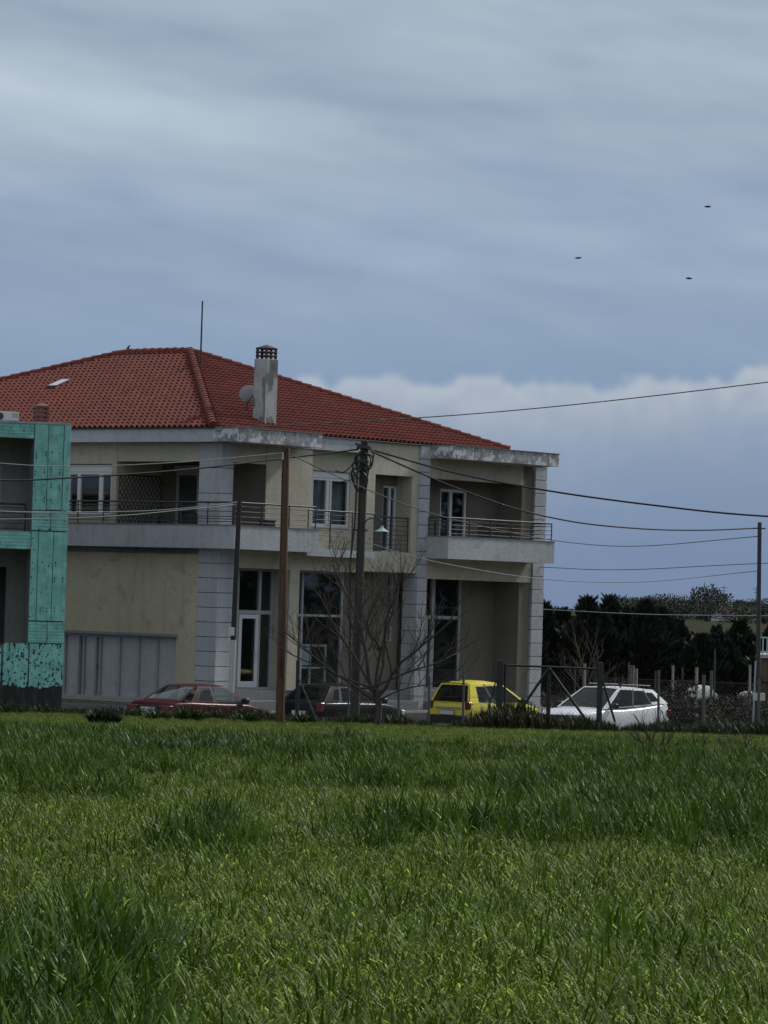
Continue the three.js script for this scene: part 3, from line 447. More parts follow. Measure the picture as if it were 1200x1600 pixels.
  face('rear_window', surf([rb[0], rb[1], -wb * (g.rbw ?? 1)], [rb[0], rb[1], wb * (g.rbw ?? 1)], [rr[0], rr[1], wt], [rr[0], rr[1], -wt], 0.02), g.rI[0], g.rI[0], g.rI[1], g.rI[2], gl);
  for (const sg of [1, -1]) {
    const n = g.split.length - 1; // side glass between the posts
    for (let k = 0; k < n; k++) {
      const t0 = g.split[k], t1 = g.split[k + 1], bx = (t) => mix(rb[0], fb[0], t), tx = (t) => mix(rr[0], fr[0], t), by = (t) => mix(rb[1], fb[1], t), ty = (t) => mix(rr[1], fr[1], t) + 0.0;
      const w0 = sg * wb, w1 = sg * wt, q = g.inset[k];
      face('side_window', surf([bx(t0[0]), by(t0[0]), w0], [bx(t1[0]), by(t1[0]), w0], [tx(t1[1]), ty(t1[1]), w1], [tx(t0[1]), ty(t0[1]), w1], 0.012), q[0], q[1], q[2], q[3], gl, 0.018, k > 0, k < n - 1);
    }
  }
  part('cabin', frames, paint, car); part('door_pillars', posts, M.trim, car);
  part('roof', [gridGeo((u, v) => { const x = mix(rr[0], fr[0], u), z = mix(-wt, wt, v); return V(x + (u < 0.01 ? -0.0 : 0), mix(rr[1], fr[1], u) + g.crown * (1 - Math.pow(2 * v - 1, 4)) * (0.25 + 0.75 * Math.sin(Math.PI * clamp(u, 0.06, 0.94))), z); }, 12, 12)], paint, car);
  // inside
  const by0 = Math.min(rb[1], fb[1]) - 0.08;
  for (const z of [-0.36, 0.36]) { const x = mix(rr[0], fr[0], 0.62); part('seat', [RB(x - 0.09, x + 0.05, by0, by0 + 0.26, z - 0.22, z + 0.22, 0.04, 2), RB(x - 0.08, x + 0.01, by0 + 0.28, by0 + 0.43, z - 0.11, z + 0.11, 0.03, 2)], M.seat, car); }
  part('seat', [RB(rr[0] - 0.02, rr[0] + 0.12, by0, by0 + 0.22, -0.55, 0.55, 0.04, 2), RB(rr[0], rr[0] + 0.08, by0 + 0.2, by0 + 0.33, -0.45, -0.22, 0.03), RB(rr[0], rr[0] + 0.08, by0 + 0.2, by0 + 0.33, 0.22, 0.45, 0.03)], M.seat, car);
  const sw = new THREE.TorusGeometry(0.17, 0.015, 6, 20).toNonIndexed(); sw.rotateY(Math.PI / 2); sw.rotateZ(-0.35); sw.translate(mix(rr[0], fr[0], 0.62) + 0.5, by0 + 0.12, -0.36); part('steering_wheel', sw, M.trim, car);
  const tb = Math.max(rb[1], fb[1]) + 0.03; part('added_dark_deck', [B(rb[0] + 0.16, mix(rb[0], fb[0], 0.3), tb - 0.06, tb + 0.005, -wb + 0.06, wb - 0.06), B(mix(rb[0], fb[0], 0.3) + 0.002, fb[0] - 0.16, fb[1] - 0.02, Math.min(tb, fb[1] + 0.045), -wb + 0.06, wb - 0.06)], M.seat, car);  // dark deck added over the painted body so the windows look dark
  // mirrors, lamps, plate and small parts
  for (const sg of [1, -1]) { const m = RB(-0.07, 0.09, -0.07, 0.08, -0.11, 0.09, 0.04, 2); m.translate(mix(rb[0], fb[0], 0.86) + 0.12, mix(rb[1], fb[1], 0.86) + 0.06, sg * (W2 + 0.05)); part('mirror', m, s.mirror ? paint : M.trim, car); }
  s.extra(car, paint);
  return car;
}
const onBody = (car, name, geo, mat) => part(name, geo, mat, car);
const rbox = (x0, x1, y0, y1, z0, z1, r = 0.015) => RB(x0, x1, y0, y1, z0, z1, r, 2);
function plateTex(text) { const c = document.createElement('canvas'); c.width = 256; c.height = 56; const x = c.getContext('2d'); x.fillStyle = '#d8d8d2'; x.fillRect(0, 0, 256, 56); x.fillStyle = '#1a1a1c'; x.font = 'bold 46px sans-serif'; x.textAlign = 'center'; x.textBaseline = 'middle'; if (text) x.fillText(text, 128, 30); const t = new THREE.CanvasTexture(c); t.colorSpace = THREE.SRGBColorSpace; return t; }
function plate(car, x, y, text, face = -1) { const p = new THREE.PlaneGeometry(0.52, 0.115); p.rotateY(face * Math.PI / 2); p.translate(x + face * 0.012, y, 0); const h = part('plate_holder', RB(x - 0.01, x + 0.01, y - 0.07, y + 0.07, -0.275, 0.275, 0.006), M.trim, car); part('number_plate', p, new THREE.MeshStandardMaterial({ map: plateTex(text), roughness: 0.5 }), h); }
const RY = -0.6;
// dark red saloon
makeCar({ name: 'red_saloon_car', label: 'dark red saloon car with number plate parked by the garage', pos: HL(-4.75, RY, 3.95), turn: HT, paint: [0.052, 0.002, 0.008], coat: 0.06, spec: 0.3, hw: 0.84, wheels: [-1.30, 1.28], glass: M.carGlass,
  body: [[-2.12, 0.62, 0.62, 0.34], [-2.10, 0.78, 0.74, 0.28], [-2.03, 0.905, 0.80, 0.24], [-1.85, 0.955, 0.835, 0.22], [-1.3, 0.975, 0.85, 0.2], [-0.6, 0.95, 0.85, 0.2], [0.3, 0.93, 0.85, 0.2], [0.95, 0.915, 0.845, 0.2], [1.45, 0.83, 0.83, 0.2], [1.85, 0.73, 0.79, 0.22], [2.05, 0.62, 0.70, 0.26], [2.10, 0.5, 0.6, 0.32]],
  cab: { rb: [-1.62, 0.965], rr: [-0.83, 1.375], fr: [0.18, 1.385], fb: [0.98, 0.915], wb: 0.755, wt: 0.56, crown: 0.035, rbw: 0.95, rI: [0.05, 0.05, 0.06], split: [[0.13, 0.0], [0.50, 0.46], [1, 1]], inset: [[0.26, 0.04, 0.03, 0.08], [0.05, 0.10, 0.03, 0.08]] },
  extra: (c, paint) => {
    for (const s of [1, -1]) { onBody(c, 'tail_light', rbox(-2.145, -2.0, 0.66, 0.85, s > 0 ? 0.44 : -0.79, s > 0 ? 0.79 : -0.44), M.redLens); onBody(c, 'reversing_light', rbox(-2.152, -2.08, 0.62, 0.70, s > 0 ? 0.50 : -0.66, s > 0 ? 0.66 : -0.50, 0.01), M.clearLens); onBody(c, 'headlight', rbox(1.94, 2.06, 0.56, 0.68, s > 0 ? 0.42 : -0.72, s > 0 ? 0.72 : -0.42), M.clearLens); }
    onBody(c, 'plate_panel', rbox(-2.13, -2.09, 0.64, 0.84, -0.43, 0.43), M.trim); plate(c, -2.15, 0.74, 'BIU-5477'); onBody(c, 'bumper', rbox(-2.2, -2.0, 0.34, 0.58, -0.78, 0.78, 0.05), paint); onBody(c, 'bumper', rbox(1.98, 2.16, 0.28, 0.5, -0.74, 0.74, 0.05), paint);
    for (const s of [1, -1]) for (const x of [-0.55, 0.42]) onBody(c, 'handle', rbox(x - 0.08, x + 0.08, 0.81, 0.845, s * 0.855 - 0.012, s * 0.855 + 0.012, 0.008), M.trim);
    onBody(c, 'side_moulding', [B(-1.0, 0.9, 0.50, 0.55, 0.842, 0.856), B(-1.0, 0.9, 0.50, 0.55, -0.856, -0.842)], M.trim);
  } });
// dark grey hatchback behind the bare tree
makeCar({ name: 'grey_hatchback_car', label: 'dark grey hatchback car parked behind the bare tree', pos: HL(1.25, RY, 3.85), turn: HT, paint: [0.006, 0.0065, 0.008], coat: 0.08, spec: 0.3, hw: 0.86, wheels: [-1.22, 1.18], glass: M.carGlassDark,
  body: [[-1.90, 0.6, 0.68, 0.32], [-1.885, 0.82, 0.77, 0.26], [-1.82, 0.93, 0.82, 0.22], [-1.6, 0.955, 0.855, 0.2], [-1.0, 0.96, 0.87, 0.2], [0, 0.945, 0.87, 0.2], [0.85, 0.93, 0.865, 0.2], [1.3, 0.86, 0.85, 0.2], [1.65, 0.76, 0.80, 0.22], [1.83, 0.62, 0.71, 0.27], [1.88, 0.48, 0.6, 0.32]],
  cab: { rb: [-1.80, 0.93], rr: [-1.28, 1.37], fr: [0.0, 1.42], fb: [0.95, 0.925], wb: 0.78, wt: 0.58, crown: 0.06, rbw: 0.97, rI: [0.06, 0.05, 0.08], split: [[0.0, 0.0], [0.28, 0.30], [0.56, 0.58], [1, 1]], inset: [[0.45, 0.10, 0.10, 0.14], [0.06, 0.05, 0.04, 0.10], [0.05, 0.10, 0.03, 0.08]] },
  extra: (c, paint) => {
    for (const s of [1, -1]) { onBody(c, 'tail_light', rbox(-1.915, -1.76, 0.68, 0.92, s > 0 ? 0.62 : -0.81, s > 0 ? 0.81 : -0.62), M.redLens); onBody(c, 'headlight', rbox(1.66, 1.83, 0.58, 0.72, s > 0 ? 0.45 : -0.76, s > 0 ? 0.76 : -0.45), M.clearLens);}
    plate(c, -1.92, 0.62, ''); onBody(c, 'bumper', rbox(-1.97, -1.78, 0.30, 0.54, -0.79, 0.79, 0.06), paint); onBody(c, 'bumper', rbox(1.76, 1.94, 0.26, 0.48, -0.74, 0.74, 0.06), paint); onBody(c, 'rear_wiper', rod([-1.80, 1.0, 0.05], [-1.66, 1.16, 0.4], 0.01), M.trim);
  } });
// small yellow city car
makeCar({ name: 'yellow_city_car', label: 'small bright yellow hatchback car behind the fence gate', pos: HL(7.45, RY, 4.05), turn: HT, paint: [0.82, 0.70, 0.07], hw: 0.80, wheels: [-1.12, 1.28], glass: M.carGlassDark,
  body: [[-1.70, 0.55, 0.66, 0.32], [-1.69, 0.80, 0.74, 0.26], [-1.64, 0.93, 0.775, 0.22], [-1.4, 0.96, 0.80, 0.2], [-0.6, 0.95, 0.81, 0.2], [0.3, 0.93, 0.81, 0.2], [0.95, 0.915, 0.80, 0.2], [1.4, 0.84, 0.785, 0.2], [1.75, 0.73, 0.74, 0.22], [1.92, 0.58, 0.66, 0.27], [1.97, 0.46, 0.56, 0.32]],
  cab: { rb: [-1.66, 0.90], rr: [-1.42, 1.46], fr: [0.05, 1.48], fb: [1.06, 0.915], wb: 0.76, wt: 0.54, crown: 0.10, rbw: 0.98, rI: [0.05, 0.04, 0.07], split: [[0.0, 0.0], [0.42, 0.42], [1, 1]], inset: [[0.36, 0.05, 0.04, 0.12], [0.05, 0.10, 0.03, 0.10]] },
  extra: (c, paint) => {
    for (const s of [1, -1]) { onBody(c, 'tail_light', rbox(-1.71, -1.6, 0.72, 0.95, s > 0 ? 0.60 : -0.76, s > 0 ? 0.76 : -0.60), M.redLens); onBody(c, 'headlight', rbox(1.76, 1.92, 0.55, 0.68, s > 0 ? 0.40 : -0.70, s > 0 ? 0.70 : -0.40), M.clearLens); }
    onBody(c, 'tailgate_strip', rbox(-1.722, -1.66, 0.73, 0.79, -0.5, 0.5, 0.01), std([0.5, 0.5, 0.48], 0.3, { metalness: 0.5 })); onBody(c, 'bumper', rbox(-1.77, -1.6, 0.28, 0.55, -0.73, 0.73, 0.06), M.trim); plate(c, -1.78, 0.62, ''); onBody(c, 'bumper', rbox(1.86, 2.02, 0.26, 0.46, -0.68, 0.68, 0.05), paint); onBody(c, 'rear_wiper', rod([-1.635, 0.98, 0.0], [-1.57, 1.14, 0.36], 0.01), M.trim);
  } });
// white sport utility car facing the viewer
makeCar({ name: 'white_utility_car', label: 'white sport utility car with black roof rails facing the viewer', pos: HL(4.75, RY, 10.35), turn: HT + Math.PI, paint: [0.86, 0.87, 0.88], hw: 0.90, wheels: [-1.30, 1.32], wheelR: 0.34, glass: M.carGlassDark, rough: 0.3, mirror: false,
  body: [[-2.10, 0.72, 0.70, 0.36], [-2.09, 0.96, 0.80, 0.30], [-2.02, 1.16, 0.86, 0.26], [-1.7, 1.17, 0.90, 0.24], [-0.9, 1.09, 0.91, 0.24], [0, 1.03, 0.91, 0.24], [0.85, 1.02, 0.905, 0.24], [1.4, 0.98, 0.89, 0.24], [1.85, 0.91, 0.85, 0.24], [2.06, 0.78, 0.77, 0.28], [2.12, 0.6, 0.66, 0.34]],
  cab: { rb: [-2.02, 1.17], rr: [-1.55, 1.55], fr: [0.02, 1.60], fb: [0.98, 1.02], wb: 0.83, wt: 0.62, crown: 0.05, rbw: 0.96, rI: [0.08, 0.06, 0.10], split: [[0.0, 0.0], [0.26, 0.30], [0.56, 0.60], [1, 1]], inset: [[0.42, 0.04, 0.18, 0.22], [0.04, 0.03, 0.04, 0.10], [0.03, 0.10, 0.03, 0.08]] },
  extra: (c, paint) => {
    for (const s of [1, -1]) { onBody(c, 'headlight', rbox(1.86, 2.06, 0.74, 0.86, s > 0 ? 0.46 : -0.83, s > 0 ? 0.83 : -0.46), M.clearLens); onBody(c, 'tail_light', rbox(-2.11, -1.93, 0.82, 1.0, s > 0 ? 0.5 : -0.88, s > 0 ? 0.88 : -0.5), M.redLens); onBody(c, 'roof_rail', [rod([-1.5, 1.66, s * 0.57], [-0.15, 1.685, s * 0.57], 0.022), rod([-1.5, 1.57, s * 0.58], [-1.4, 1.66, s * 0.57], 0.02), rod([-0.05, 1.6, s * 0.58], [-0.15, 1.685, s * 0.57], 0.02)], M.trim); onBody(c, 'fog_light', rbox(2.02, 2.14, 0.42, 0.5, s > 0 ? 0.5 : -0.68, s > 0 ? 0.68 : -0.5), M.clearLens); }
    onBody(c, 'grille', rbox(2.04, 2.14, 0.62, 0.84, -0.45, 0.45), M.trim); onBody(c, 'bumper', rbox(2.02, 2.2, 0.36, 0.58, -0.8, 0.8, 0.07), paint); onBody(c, 'bumper', rbox(-2.18, -1.98, 0.36, 0.64, -0.82, 0.82, 0.07), paint); plate(c, 2.205, 0.5, '', 1);
    onBody(c, 'side_sill', [B(-1.0, 1.0, 0.24, 0.36, 0.88, 0.93), B(-1.0, 1.0, 0.24, 0.36, -0.93, -0.88)], M.trim);
  } });

// ---------------------------------------------------------------- poles, lamp and overhead wires
const woodMap = colourTex(64, 512, (u, v) => { const g = fbm(u * 16, v * 3, 4, 16, 301, 3), k = smooth(0.12, 0.2, fbm(u * 4, v * 9, 3, 4, 307, 9)) * 0.35, s = 0.8 + g * 0.75 - k; return [s, s * 0.97, s * 0.95]; }, 1, 1);
const wood = (c) => std(c, 0.9, { map: woodMap });
function pole(name, label, a, b, r0, r1, mat, group) { const p = thing(name, label, 'pole', a, 0, group); part('shaft', rod([0, 0, 0], [b[0] - a[0], b[1] - a[1], b[2] - a[2]], r0, r1, 14, true), mat, p); return p; }
{
  const A = pole('wooden_pole', 'bare brown wooden pole standing in front of the red car', [-2.45, groundY(-2.45, -93.5) - 0.1, -93.5], [-2.52, 6.99, -93.5], 0.115, 0.095, wood([0.125, 0.068, 0.040]), 'poles along the street');
  part('insulator', [rod([-0.13, 6.72, 0.05], [-0.13, 6.9, 0.05], 0.035, 0.03, 8, true), rod([-0.02, 6.76, 0.02], [-0.13, 6.76, 0.05], 0.012)], std([0.5, 0.5, 0.48], 0.4), A);
  const Bp = pole('metal_pole', 'slim black metal pole with pale lower sleeve at the house corner', [-4.12, -0.6, -103.5], [-4.04, 5.88, -103.5], 0.078, 0.07, std([0.022, 0.022, 0.024], 0.6), 'poles along the street');
  part('lower_sleeve', rod([0.0, 0.0, 0.0], [0.032, 2.6, 0], 0.085, 0.085, 12, true), std([0.48, 0.49, 0.5], 0.5), Bp); part('meter_box', RB(-0.10, 0.06, 2.72, 2.95, 0.03, 0.13, 0.01), std([0.6, 0.6, 0.6], 0.5), Bp);
  const P = pole('utility_pole', 'tall dark utility pole carrying tangled cables and a street lamp', [-0.62, -0.62, -99.6], [-0.58, 7.5, -99.6], 0.135, 0.105, wood([0.062, 0.055, 0.048]), 'poles along the street');
  // cable bundle at its head
  const R = rng(41), loops = [], o = 0.62; // pole base is o below zero
  for (let k = 0; k < 10; k++) { const y = 7.35 - R() * 0.75 + o, sx = R() < 0.6 ? -1 : 1, w = 0.10 + R() * 0.20, z = 0.1 + R() * 0.12; loops.push(tube([[0.02 * sx, y, z], [sx * w, y - 0.04 - R() * 0.15, z + 0.02], [sx * w * 0.9, y - 0.25 - R() * 0.2, z], [sx * 0.1, y - 0.42 - R() * 0.2, z], [0, y - 0.35, z]], 0.018 + R() * 0.012, 16, 5)); }
  loops.push(tube([[-0.05, 7.2 + o, 0.12], [-0.35, 6.75 + o, 0.14], [-0.52, 6.63 + o, 0.14], [-0.72, 6.68 + o, 0.12]], 0.016), tube([[-0.05, 6.5 + o, 0.12], [-0.3, 6.43 + o, 0.14], [-0.55, 6.38 + o, 0.12]], 0.014));
  part('cable_bundle', loops, M.black, P);
  part('head_bracket', [RB(-0.17, 0.2, 7.28 + o, 7.36 + o, -0.14, 0.14, 0.01), RB(-0.15, 0.17, 6.9 + o, 6.97 + o, -0.15, 0.15, 0.01), rod([-0.22, 7.42 + o, 0.03], [0.22, 7.3 + o, 0.03], 0.03)], M.dark, P);
  part('down_cable', tube([[-0.13, 6.6 + o, 0.12], [-0.16, 5.2 + o, 0.14], [-0.24, 4.2 + o, 0.14], [-0.22, 3.2 + o, 0.14], [-0.15, 1.2 + o, 0.14]], 0.024, 30), M.black, P);
  part('cross_bolt', [rod([-0.22, 5.1 + o, 0.06], [0.2, 5.1 + o, 0.06], 0.025), rod([-0.22, 3.5 + o, 0.06], [0.25, 3.5 + o, 0.06], 0.02)], M.dark, P);
  const L = sub('street_lamp', P);
  part('arm', tube([[0.05, 5.12 + o, 0.1], [0.16, 5.36 + o, 0.14], [0.34, 5.43 + o, 0.16], [0.5, 5.42 + o, 0.17], [0.57, 5.33 + o, 0.17], [0.58, 5.22 + o, 0.17]], 0.02, 28, 7), M.dark, L);
  const lam = new THREE.LatheGeometry([[0.035, 0.16], [0.05, 0.1], [0.075, 0.075], [0.2, 0.01], [0.205, 0], [0.18, 0.008], [0.07, 0.055]].map((p) => new THREE.Vector2(...p)), 20); lam.translate(0.58, 5.07 + o, 0.17); part('lamp_shade', lam, std([0.28, 0.46, 0.42], 0.5, { side: THREE.DoubleSide }), L);
  const bu = new THREE.SphereGeometry(0.045, 10, 8); bu.translate(0.58, 5.09 + o, 0.17); part('bulb', bu, std([0.6, 0.6, 0.58], 0.3), L);
  const D = pole('thin_pole', 'thin grey pole at the right edge beside the small terrace', [11.26, -0.7, -110], [11.14, 5.9, -110], 0.072, 0.06, std([0.06, 0.055, 0.055], 0.8), 'poles along the street');
  part('crossbar', rod([-0.28, 6.42, 0], [0.06, 6.42, 0], 0.022), M.dark, D); part('cable_clip', RB(-0.18, 0.18, 1.32, 1.55, 0.05, 0.13, 0.01), std([0.62, 0.62, 0.6], 0.6), D); part('stay', rod([-0.16, 0, 0.1], [-0.12, 2.5, 0.05], 0.035), M.steel, D);
}
{
  const wire = (label, pts, r, c) => solo('overhead_wire', tube(pts, r, 60, 5), std(c, 0.7), label, 'wire', 'overhead wires');
  const blk = [0.018, 0.018, 0.018], pale = [0.30, 0.29, 0.28], grey = [0.09, 0.09, 0.09];
  wire('thin pale wire rising from the chimney eaves to the top right', [[-3.95, 8.08, -106.2], [0.1, 8.36, -105.1], [3.86, 8.71, -104], [10.24, 9.44, -100], [26, 11.6, -90]], 0.016, [0.12, 0.10, 0.095]);
  wire('thick black cable from the utility pole head, the upper of two to the right', [[-0.45, 7.28, -99.6], [1.8, 6.74, -99.9], [4.29, 6.34, -100], [7.3, 6.02, -100], [10.35, 5.82, -100], [24, 5.9, -100]], 0.026, blk);
  wire('black cable sagging from the utility pole head to the thin right pole', [[-0.4, 7.22, -99.6], [1.5, 6.47, -99.8], [3.44, 5.86, -100.5], [5.2, 5.56, -102], [7.19, 5.47, -104], [9.2, 5.55, -107], [11.0, 5.72, -110]], 0.022, blk);
  wire('thin grey wire from the brown wooden pole across the front of the house', [[-2.47, 6.86, -93.5], [-0.7, 6.2, -96.6], [1.17, 5.65, -100], [3.3, 5.27, -103], [5.51, 5.04, -106], [7.48, 5.05, -108], [11.1, 5.48, -110]], 0.014, grey);
  wire('thin pale wire passing just below the right balcony', [[-0.5, 4.8, -99.7], [0.73, 4.46, -100], [2.6, 4.16, -102], [4.54, 3.97, -104], [7.44, 4.0, -107], [11.15, 4.46, -110]], 0.012, pale);
  wire('faint grey wire between the house end pillar and the thin right pole', [HL(15.36, 4.46, -0.3), [7.63, 4.40, -111], [11.2, 4.68, -110], [24, 5.4, -108]], 0.012, grey);
  wire('lowest pale wire running in front of the dark conifers', [HL(15.36, 3.12, -0.4), [8.4, 3.06, -118], [11.89, 3.12, -118], [26, 3.4, -118]], 0.013, pale);
  wire('thick black cable from the utility pole head to the left', [[-0.75, 7.26, -99.6], [-2.92, 6.86, -98], [-5.33, 6.43, -96], [-8.02, 6.08, -94], [-9.65, 5.94, -93], [-22, 6.4, -86]], 0.024, blk);
  wire('pale wire from the brown wooden pole to the left edge', [[-2.6, 6.86, -93.45], [-5.17, 6.53, -93], [-7.9, 6.32, -92.5], [-9.56, 6.33, -92], [-22, 7.2, -89]], 0.013, pale);
  wire('pale lower wire from the slim black pole to the left, the lower of a pair', [[-4.07, 5.78, -103.5], [-5.28, 5.58, -102], [-7.24, 5.28, -100], [-10.13, 5.06, -98], [-22, 4.9, -90]], 0.012, pale);
  wire('pale lower wire from the slim black pole to the left, the upper of a pair', [[-4.06, 5.84, -103.5], [-6.15, 5.52, -102], [-8.62, 5.34, -100], [-10.14, 5.27, -98], [-22, 5.6, -90]], 0.012, pale);
}

// ---------------------------------------------------------------- fence and gate at the field's edge
{
  const FZ = -95.5, meshM = std([0.075, 0.075, 0.07], 0.7), post = std([0.035, 0.036, 0.038], 0.75), grey = std([0.13, 0.13, 0.125], 0.85, { map: plasterMap });
  const mesh = (x0, x1, y0, y1, dz = 0) => { const L = [], s = 0.105, r = 0.002; for (let k = -Math.ceil((y1 - y0) / s); k * s < x1 - x0; k++) for (const d of [1, -1]) { const xa = x0 + k * s, h = y1 - y0, f0 = clamp((x0 - xa) / h), f1 = clamp((x1 - xa) / h); if (f1 - f0 < 0.02) continue; const yy = (f) => d > 0 ? y0 + f * h : y1 - f * h; L.push(rod([xa + f0 * h, yy(f0), dz + d * 0.003], [xa + f1 * h, yy(f1), dz + d * 0.003], r, r, 3)); } return L; };
  const gy = (x) => groundY(x, FZ);
  const f1 = thing('wire_fence', 'chain-link fence with thin posts in front of the bare tree', 'fence', [0, 0, FZ]);
  for (const [x, t, r] of [[-2.07, 1.62, 0.05], [-0.75, 1.55, 0.028], [0.54, 1.52, 0.034], [1.32, 1.32, 0.028], [2.2, 1.5, 0.03]]) part('post', rod([x, gy(x) - 0.1, 0], [x - 0.02, t, 0], r, r, 8, true), r > 0.04 ? post : grey, f1);
  part('brace', rod([-2.07, 1.2, 0.04], [-1.52, gy(-1.5) - 0.05, 0.04], 0.024), grey, f1); part('brace', rod([3.02, 1.3, 0.04], [2.72, gy(2.7), 0.04], 0.022), post, f1);
  part('wire_mesh', mesh(-2.07, 3.04, 0.1, 1.45), meshM, f1); part('top_wire', [rod([-2.07, 1.47, 0], [3.04, 1.5, 0], 0.006), rod([-2.07, 0.8, 0], [3.04, 0.82, 0], 0.005)], meshM, f1);
  const g = thing('fence_gate', 'black tube frame gate with diagonal braces in front of the white car', 'gate', [0, 0, FZ]);
  part('gate_post', RB(3.03, 3.19, gy(3.1) - 0.1, 1.80, -0.08, 0.08, 0.015), post, g); part('gate_post', RB(5.62, 5.76, gy(5.7) - 0.1, 1.82, -0.07, 0.07, 0.015), post, g);
  part('stile', rod([3.26, 0.1, 0], [3.24, 1.70, 0], 0.03, 0.03, 8, true), M.black, g); part('stile', rod([4.39, 0.1, 0], [4.36, 1.66, 0], 0.055, 0.055, 8, true), M.black, g); part('top_rail', rod([3.24, 1.67, 0], [5.64, 1.64, 0], 0.028, 0.028, 8, true), M.black, g);
  part('brace', rod([4.36, 1.62, 0.05], [3.55, 0.35, 0.05], 0.036, 0.036, 8, true), M.black, g); part('brace', rod([4.37, 1.62, 0.05], [5.38, 0.3, 0.05], 0.036, 0.036, 8, true), M.black, g); part('brace', rod([5.74, 1.38, 0.05], [6.1, 0.3, 0.05], 0.03, 0.03, 8, true), M.black, g);
  part('wire_mesh', mesh(3.26, 5.64, 0.1, 1.62), meshM, g);
  const f2 = thing('wire_fence', 'chain-link fence with thin grey posts right of the gate', 'fence', [0, 0, FZ]);
  for (const [x, t, r] of [[7.22, 1.66, 0.032], [8.38, 1.57, 0.045], [9.8, 1.5, 0.035], [11.4, 1.5, 0.035]]) part('post', rod([x, gy(x) - 0.15, 0], [x - 0.03, t, 0], r, r, 8, true), grey, f2);
  part('wire_mesh', mesh(5.78, 11.4, 0.05, 1.4), meshM, f2); part('top_wire', [rod([5.78, 1.42, 0], [11.4, 1.38, 0], 0.006), rod([5.78, 0.75, 0], [11.4, 0.72, 0], 0.005)], meshM, f2);
  // stakes in the rough ground beyond the street
  const pale = std([0.42, 0.40, 0.33], 0.9, { map: woodMap }), stake = (x, z, top, r, m, lab) => solo('fence_stake', rod([x, groundY(x, z) - 0.1, z], [x - 0.03, top, z], r, r * 0.95, 8, true), m, lab, 'stake', 'stakes beyond the street');
  stake(6.94, -125, 1.33, 0.045, pale, 'pale stake seen through the gate left of the white car roof');
  stake(8.51, -125, 1.31, 0.115, std([0.2, 0.19, 0.17], 0.9, { map: woodMap }), 'thick grey stump-like post above the white car roof');
  stake(8.70, -125.2, 1.21, 0.05, pale, 'pale stake right beside the thick grey post');
  stake(9.91, -125, 1.36, 0.045, pale, 'short pale stake rising out of the dark bush');
  stake(10.71, -125, 1.32, 0.055, pale, 'pale stake in front of the white wrapped heap, left end');
  stake(11.21, -125, 1.22, 0.05, grey, 'grey stake in front of the white wrapped heap, right end');
  stake(11.94, -132, 1.85, 0.03, std([0.08, 0.08, 0.075], 0.9), 'thin dark stake against the conifers between the two white heaps');
  stake(12.5, -125, 1.46, 0.045, pale, 'pale stake in front of the small white heap at the right');
  for (let i = 0; i < 5; i++) { const x = 7.3 + i * 1.0, z = -138; stake(x, z, 0.95 + 0.15 * ((i * 7) % 3), 0.03, std([0.09, 0.085, 0.075], 0.9), 'dark thin stake in the row at the foot of the conifers'); }
  const heap = (x, z, w, h, lab) => { const g2 = new THREE.IcosahedronGeometry(1, 4), p = g2.attributes.position; for (let i = 0; i < p.count; i++) { const v = V(p.getX(i), p.getY(i), p.getZ(i)), n = 1 + 0.16 * fbm(v.x * 2 + 5, v.z * 2 + v.y * 3, 3, 256, 331); p.setXYZ(i, v.x * w * n, Math.max(-0.3, v.y) * h * n, v.z * w * 0.7 * n); } g2.computeVertexNormals(); g2.translate(x, groundY(x, z) + 0.3 * h, z); solo('wrapped_heap', g2, std([0.58, 0.58, 0.54], 0.8), lab, 'heap', 'white wrapped heaps'); };
  heap(13.0, -150, 0.72, 0.66, 'large white rounded heap in the rough ground before the conifers'); heap(14.9, -150, 0.5, 0.56, 'small white heap near the thin pole at the right edge');
}
// ---------------------------------------------------------------- small terrace building at the right edge
{
  const t = thing('terrace_building', 'weathered tan terrace wall with pale metal railing at the right edge', 'building', [14.3, 0, -140], -0.14);
  const tan = std([1, 1, 1], 0.95, { map: colourTex(256, 256, (u, v) => { const k = 1 + fbm(u * 6, v * 4, 5, 6, 341, 4) * 0.9, w = smooth(0.0, 0.2, fbm(u * 3, v * 2, 4, 3, 347, 2)); return [mix(0.22, 0.12, w) * k, mix(0.165, 0.085, w) * k, mix(0.10, 0.05, w) * k]; }, 1 / 4) });
  part('wall', [B(0, 9, -0.7, 1.52, -6, 0)], tan, t); part('terrace_slab', [RB(-0.12, 9.1, 1.52, 1.66, -6.1, 0.12, 0.01)], std([0.5, 0.52, 0.53], 0.8, { map: plasterMap }), t);
  const rl = sub('railing', t), m = std([0.42, 0.60, 0.60], 0.5); part('top_rail', B(-0.05, 9, 2.27, 2.33, 0.0, 0.05), m, rl); part('bottom_rail', B(-0.05, 9, 1.74, 1.79, 0.005, 0.045), m, rl); for (let i = 0; i < 12; i++) part('baluster', B(i * 0.16 - 0.05, i * 0.16 + 0.0, 1.66, 2.27, 0.008, 0.042), m, rl);
  part('door', [B(0.35, 1.2, -0.6, 1.3, 0.003, 0.05)], std([0.16, 0.075, 0.035], 0.8, { map: woodMap }), t); part('pipe', tube([[0.0, 0.9, 0.08], [0.2, 0.62, 0.1], [0.5, 0.7, 0.1], [0.9, 1.0, 0.1]], 0.04), M.black, t);
}
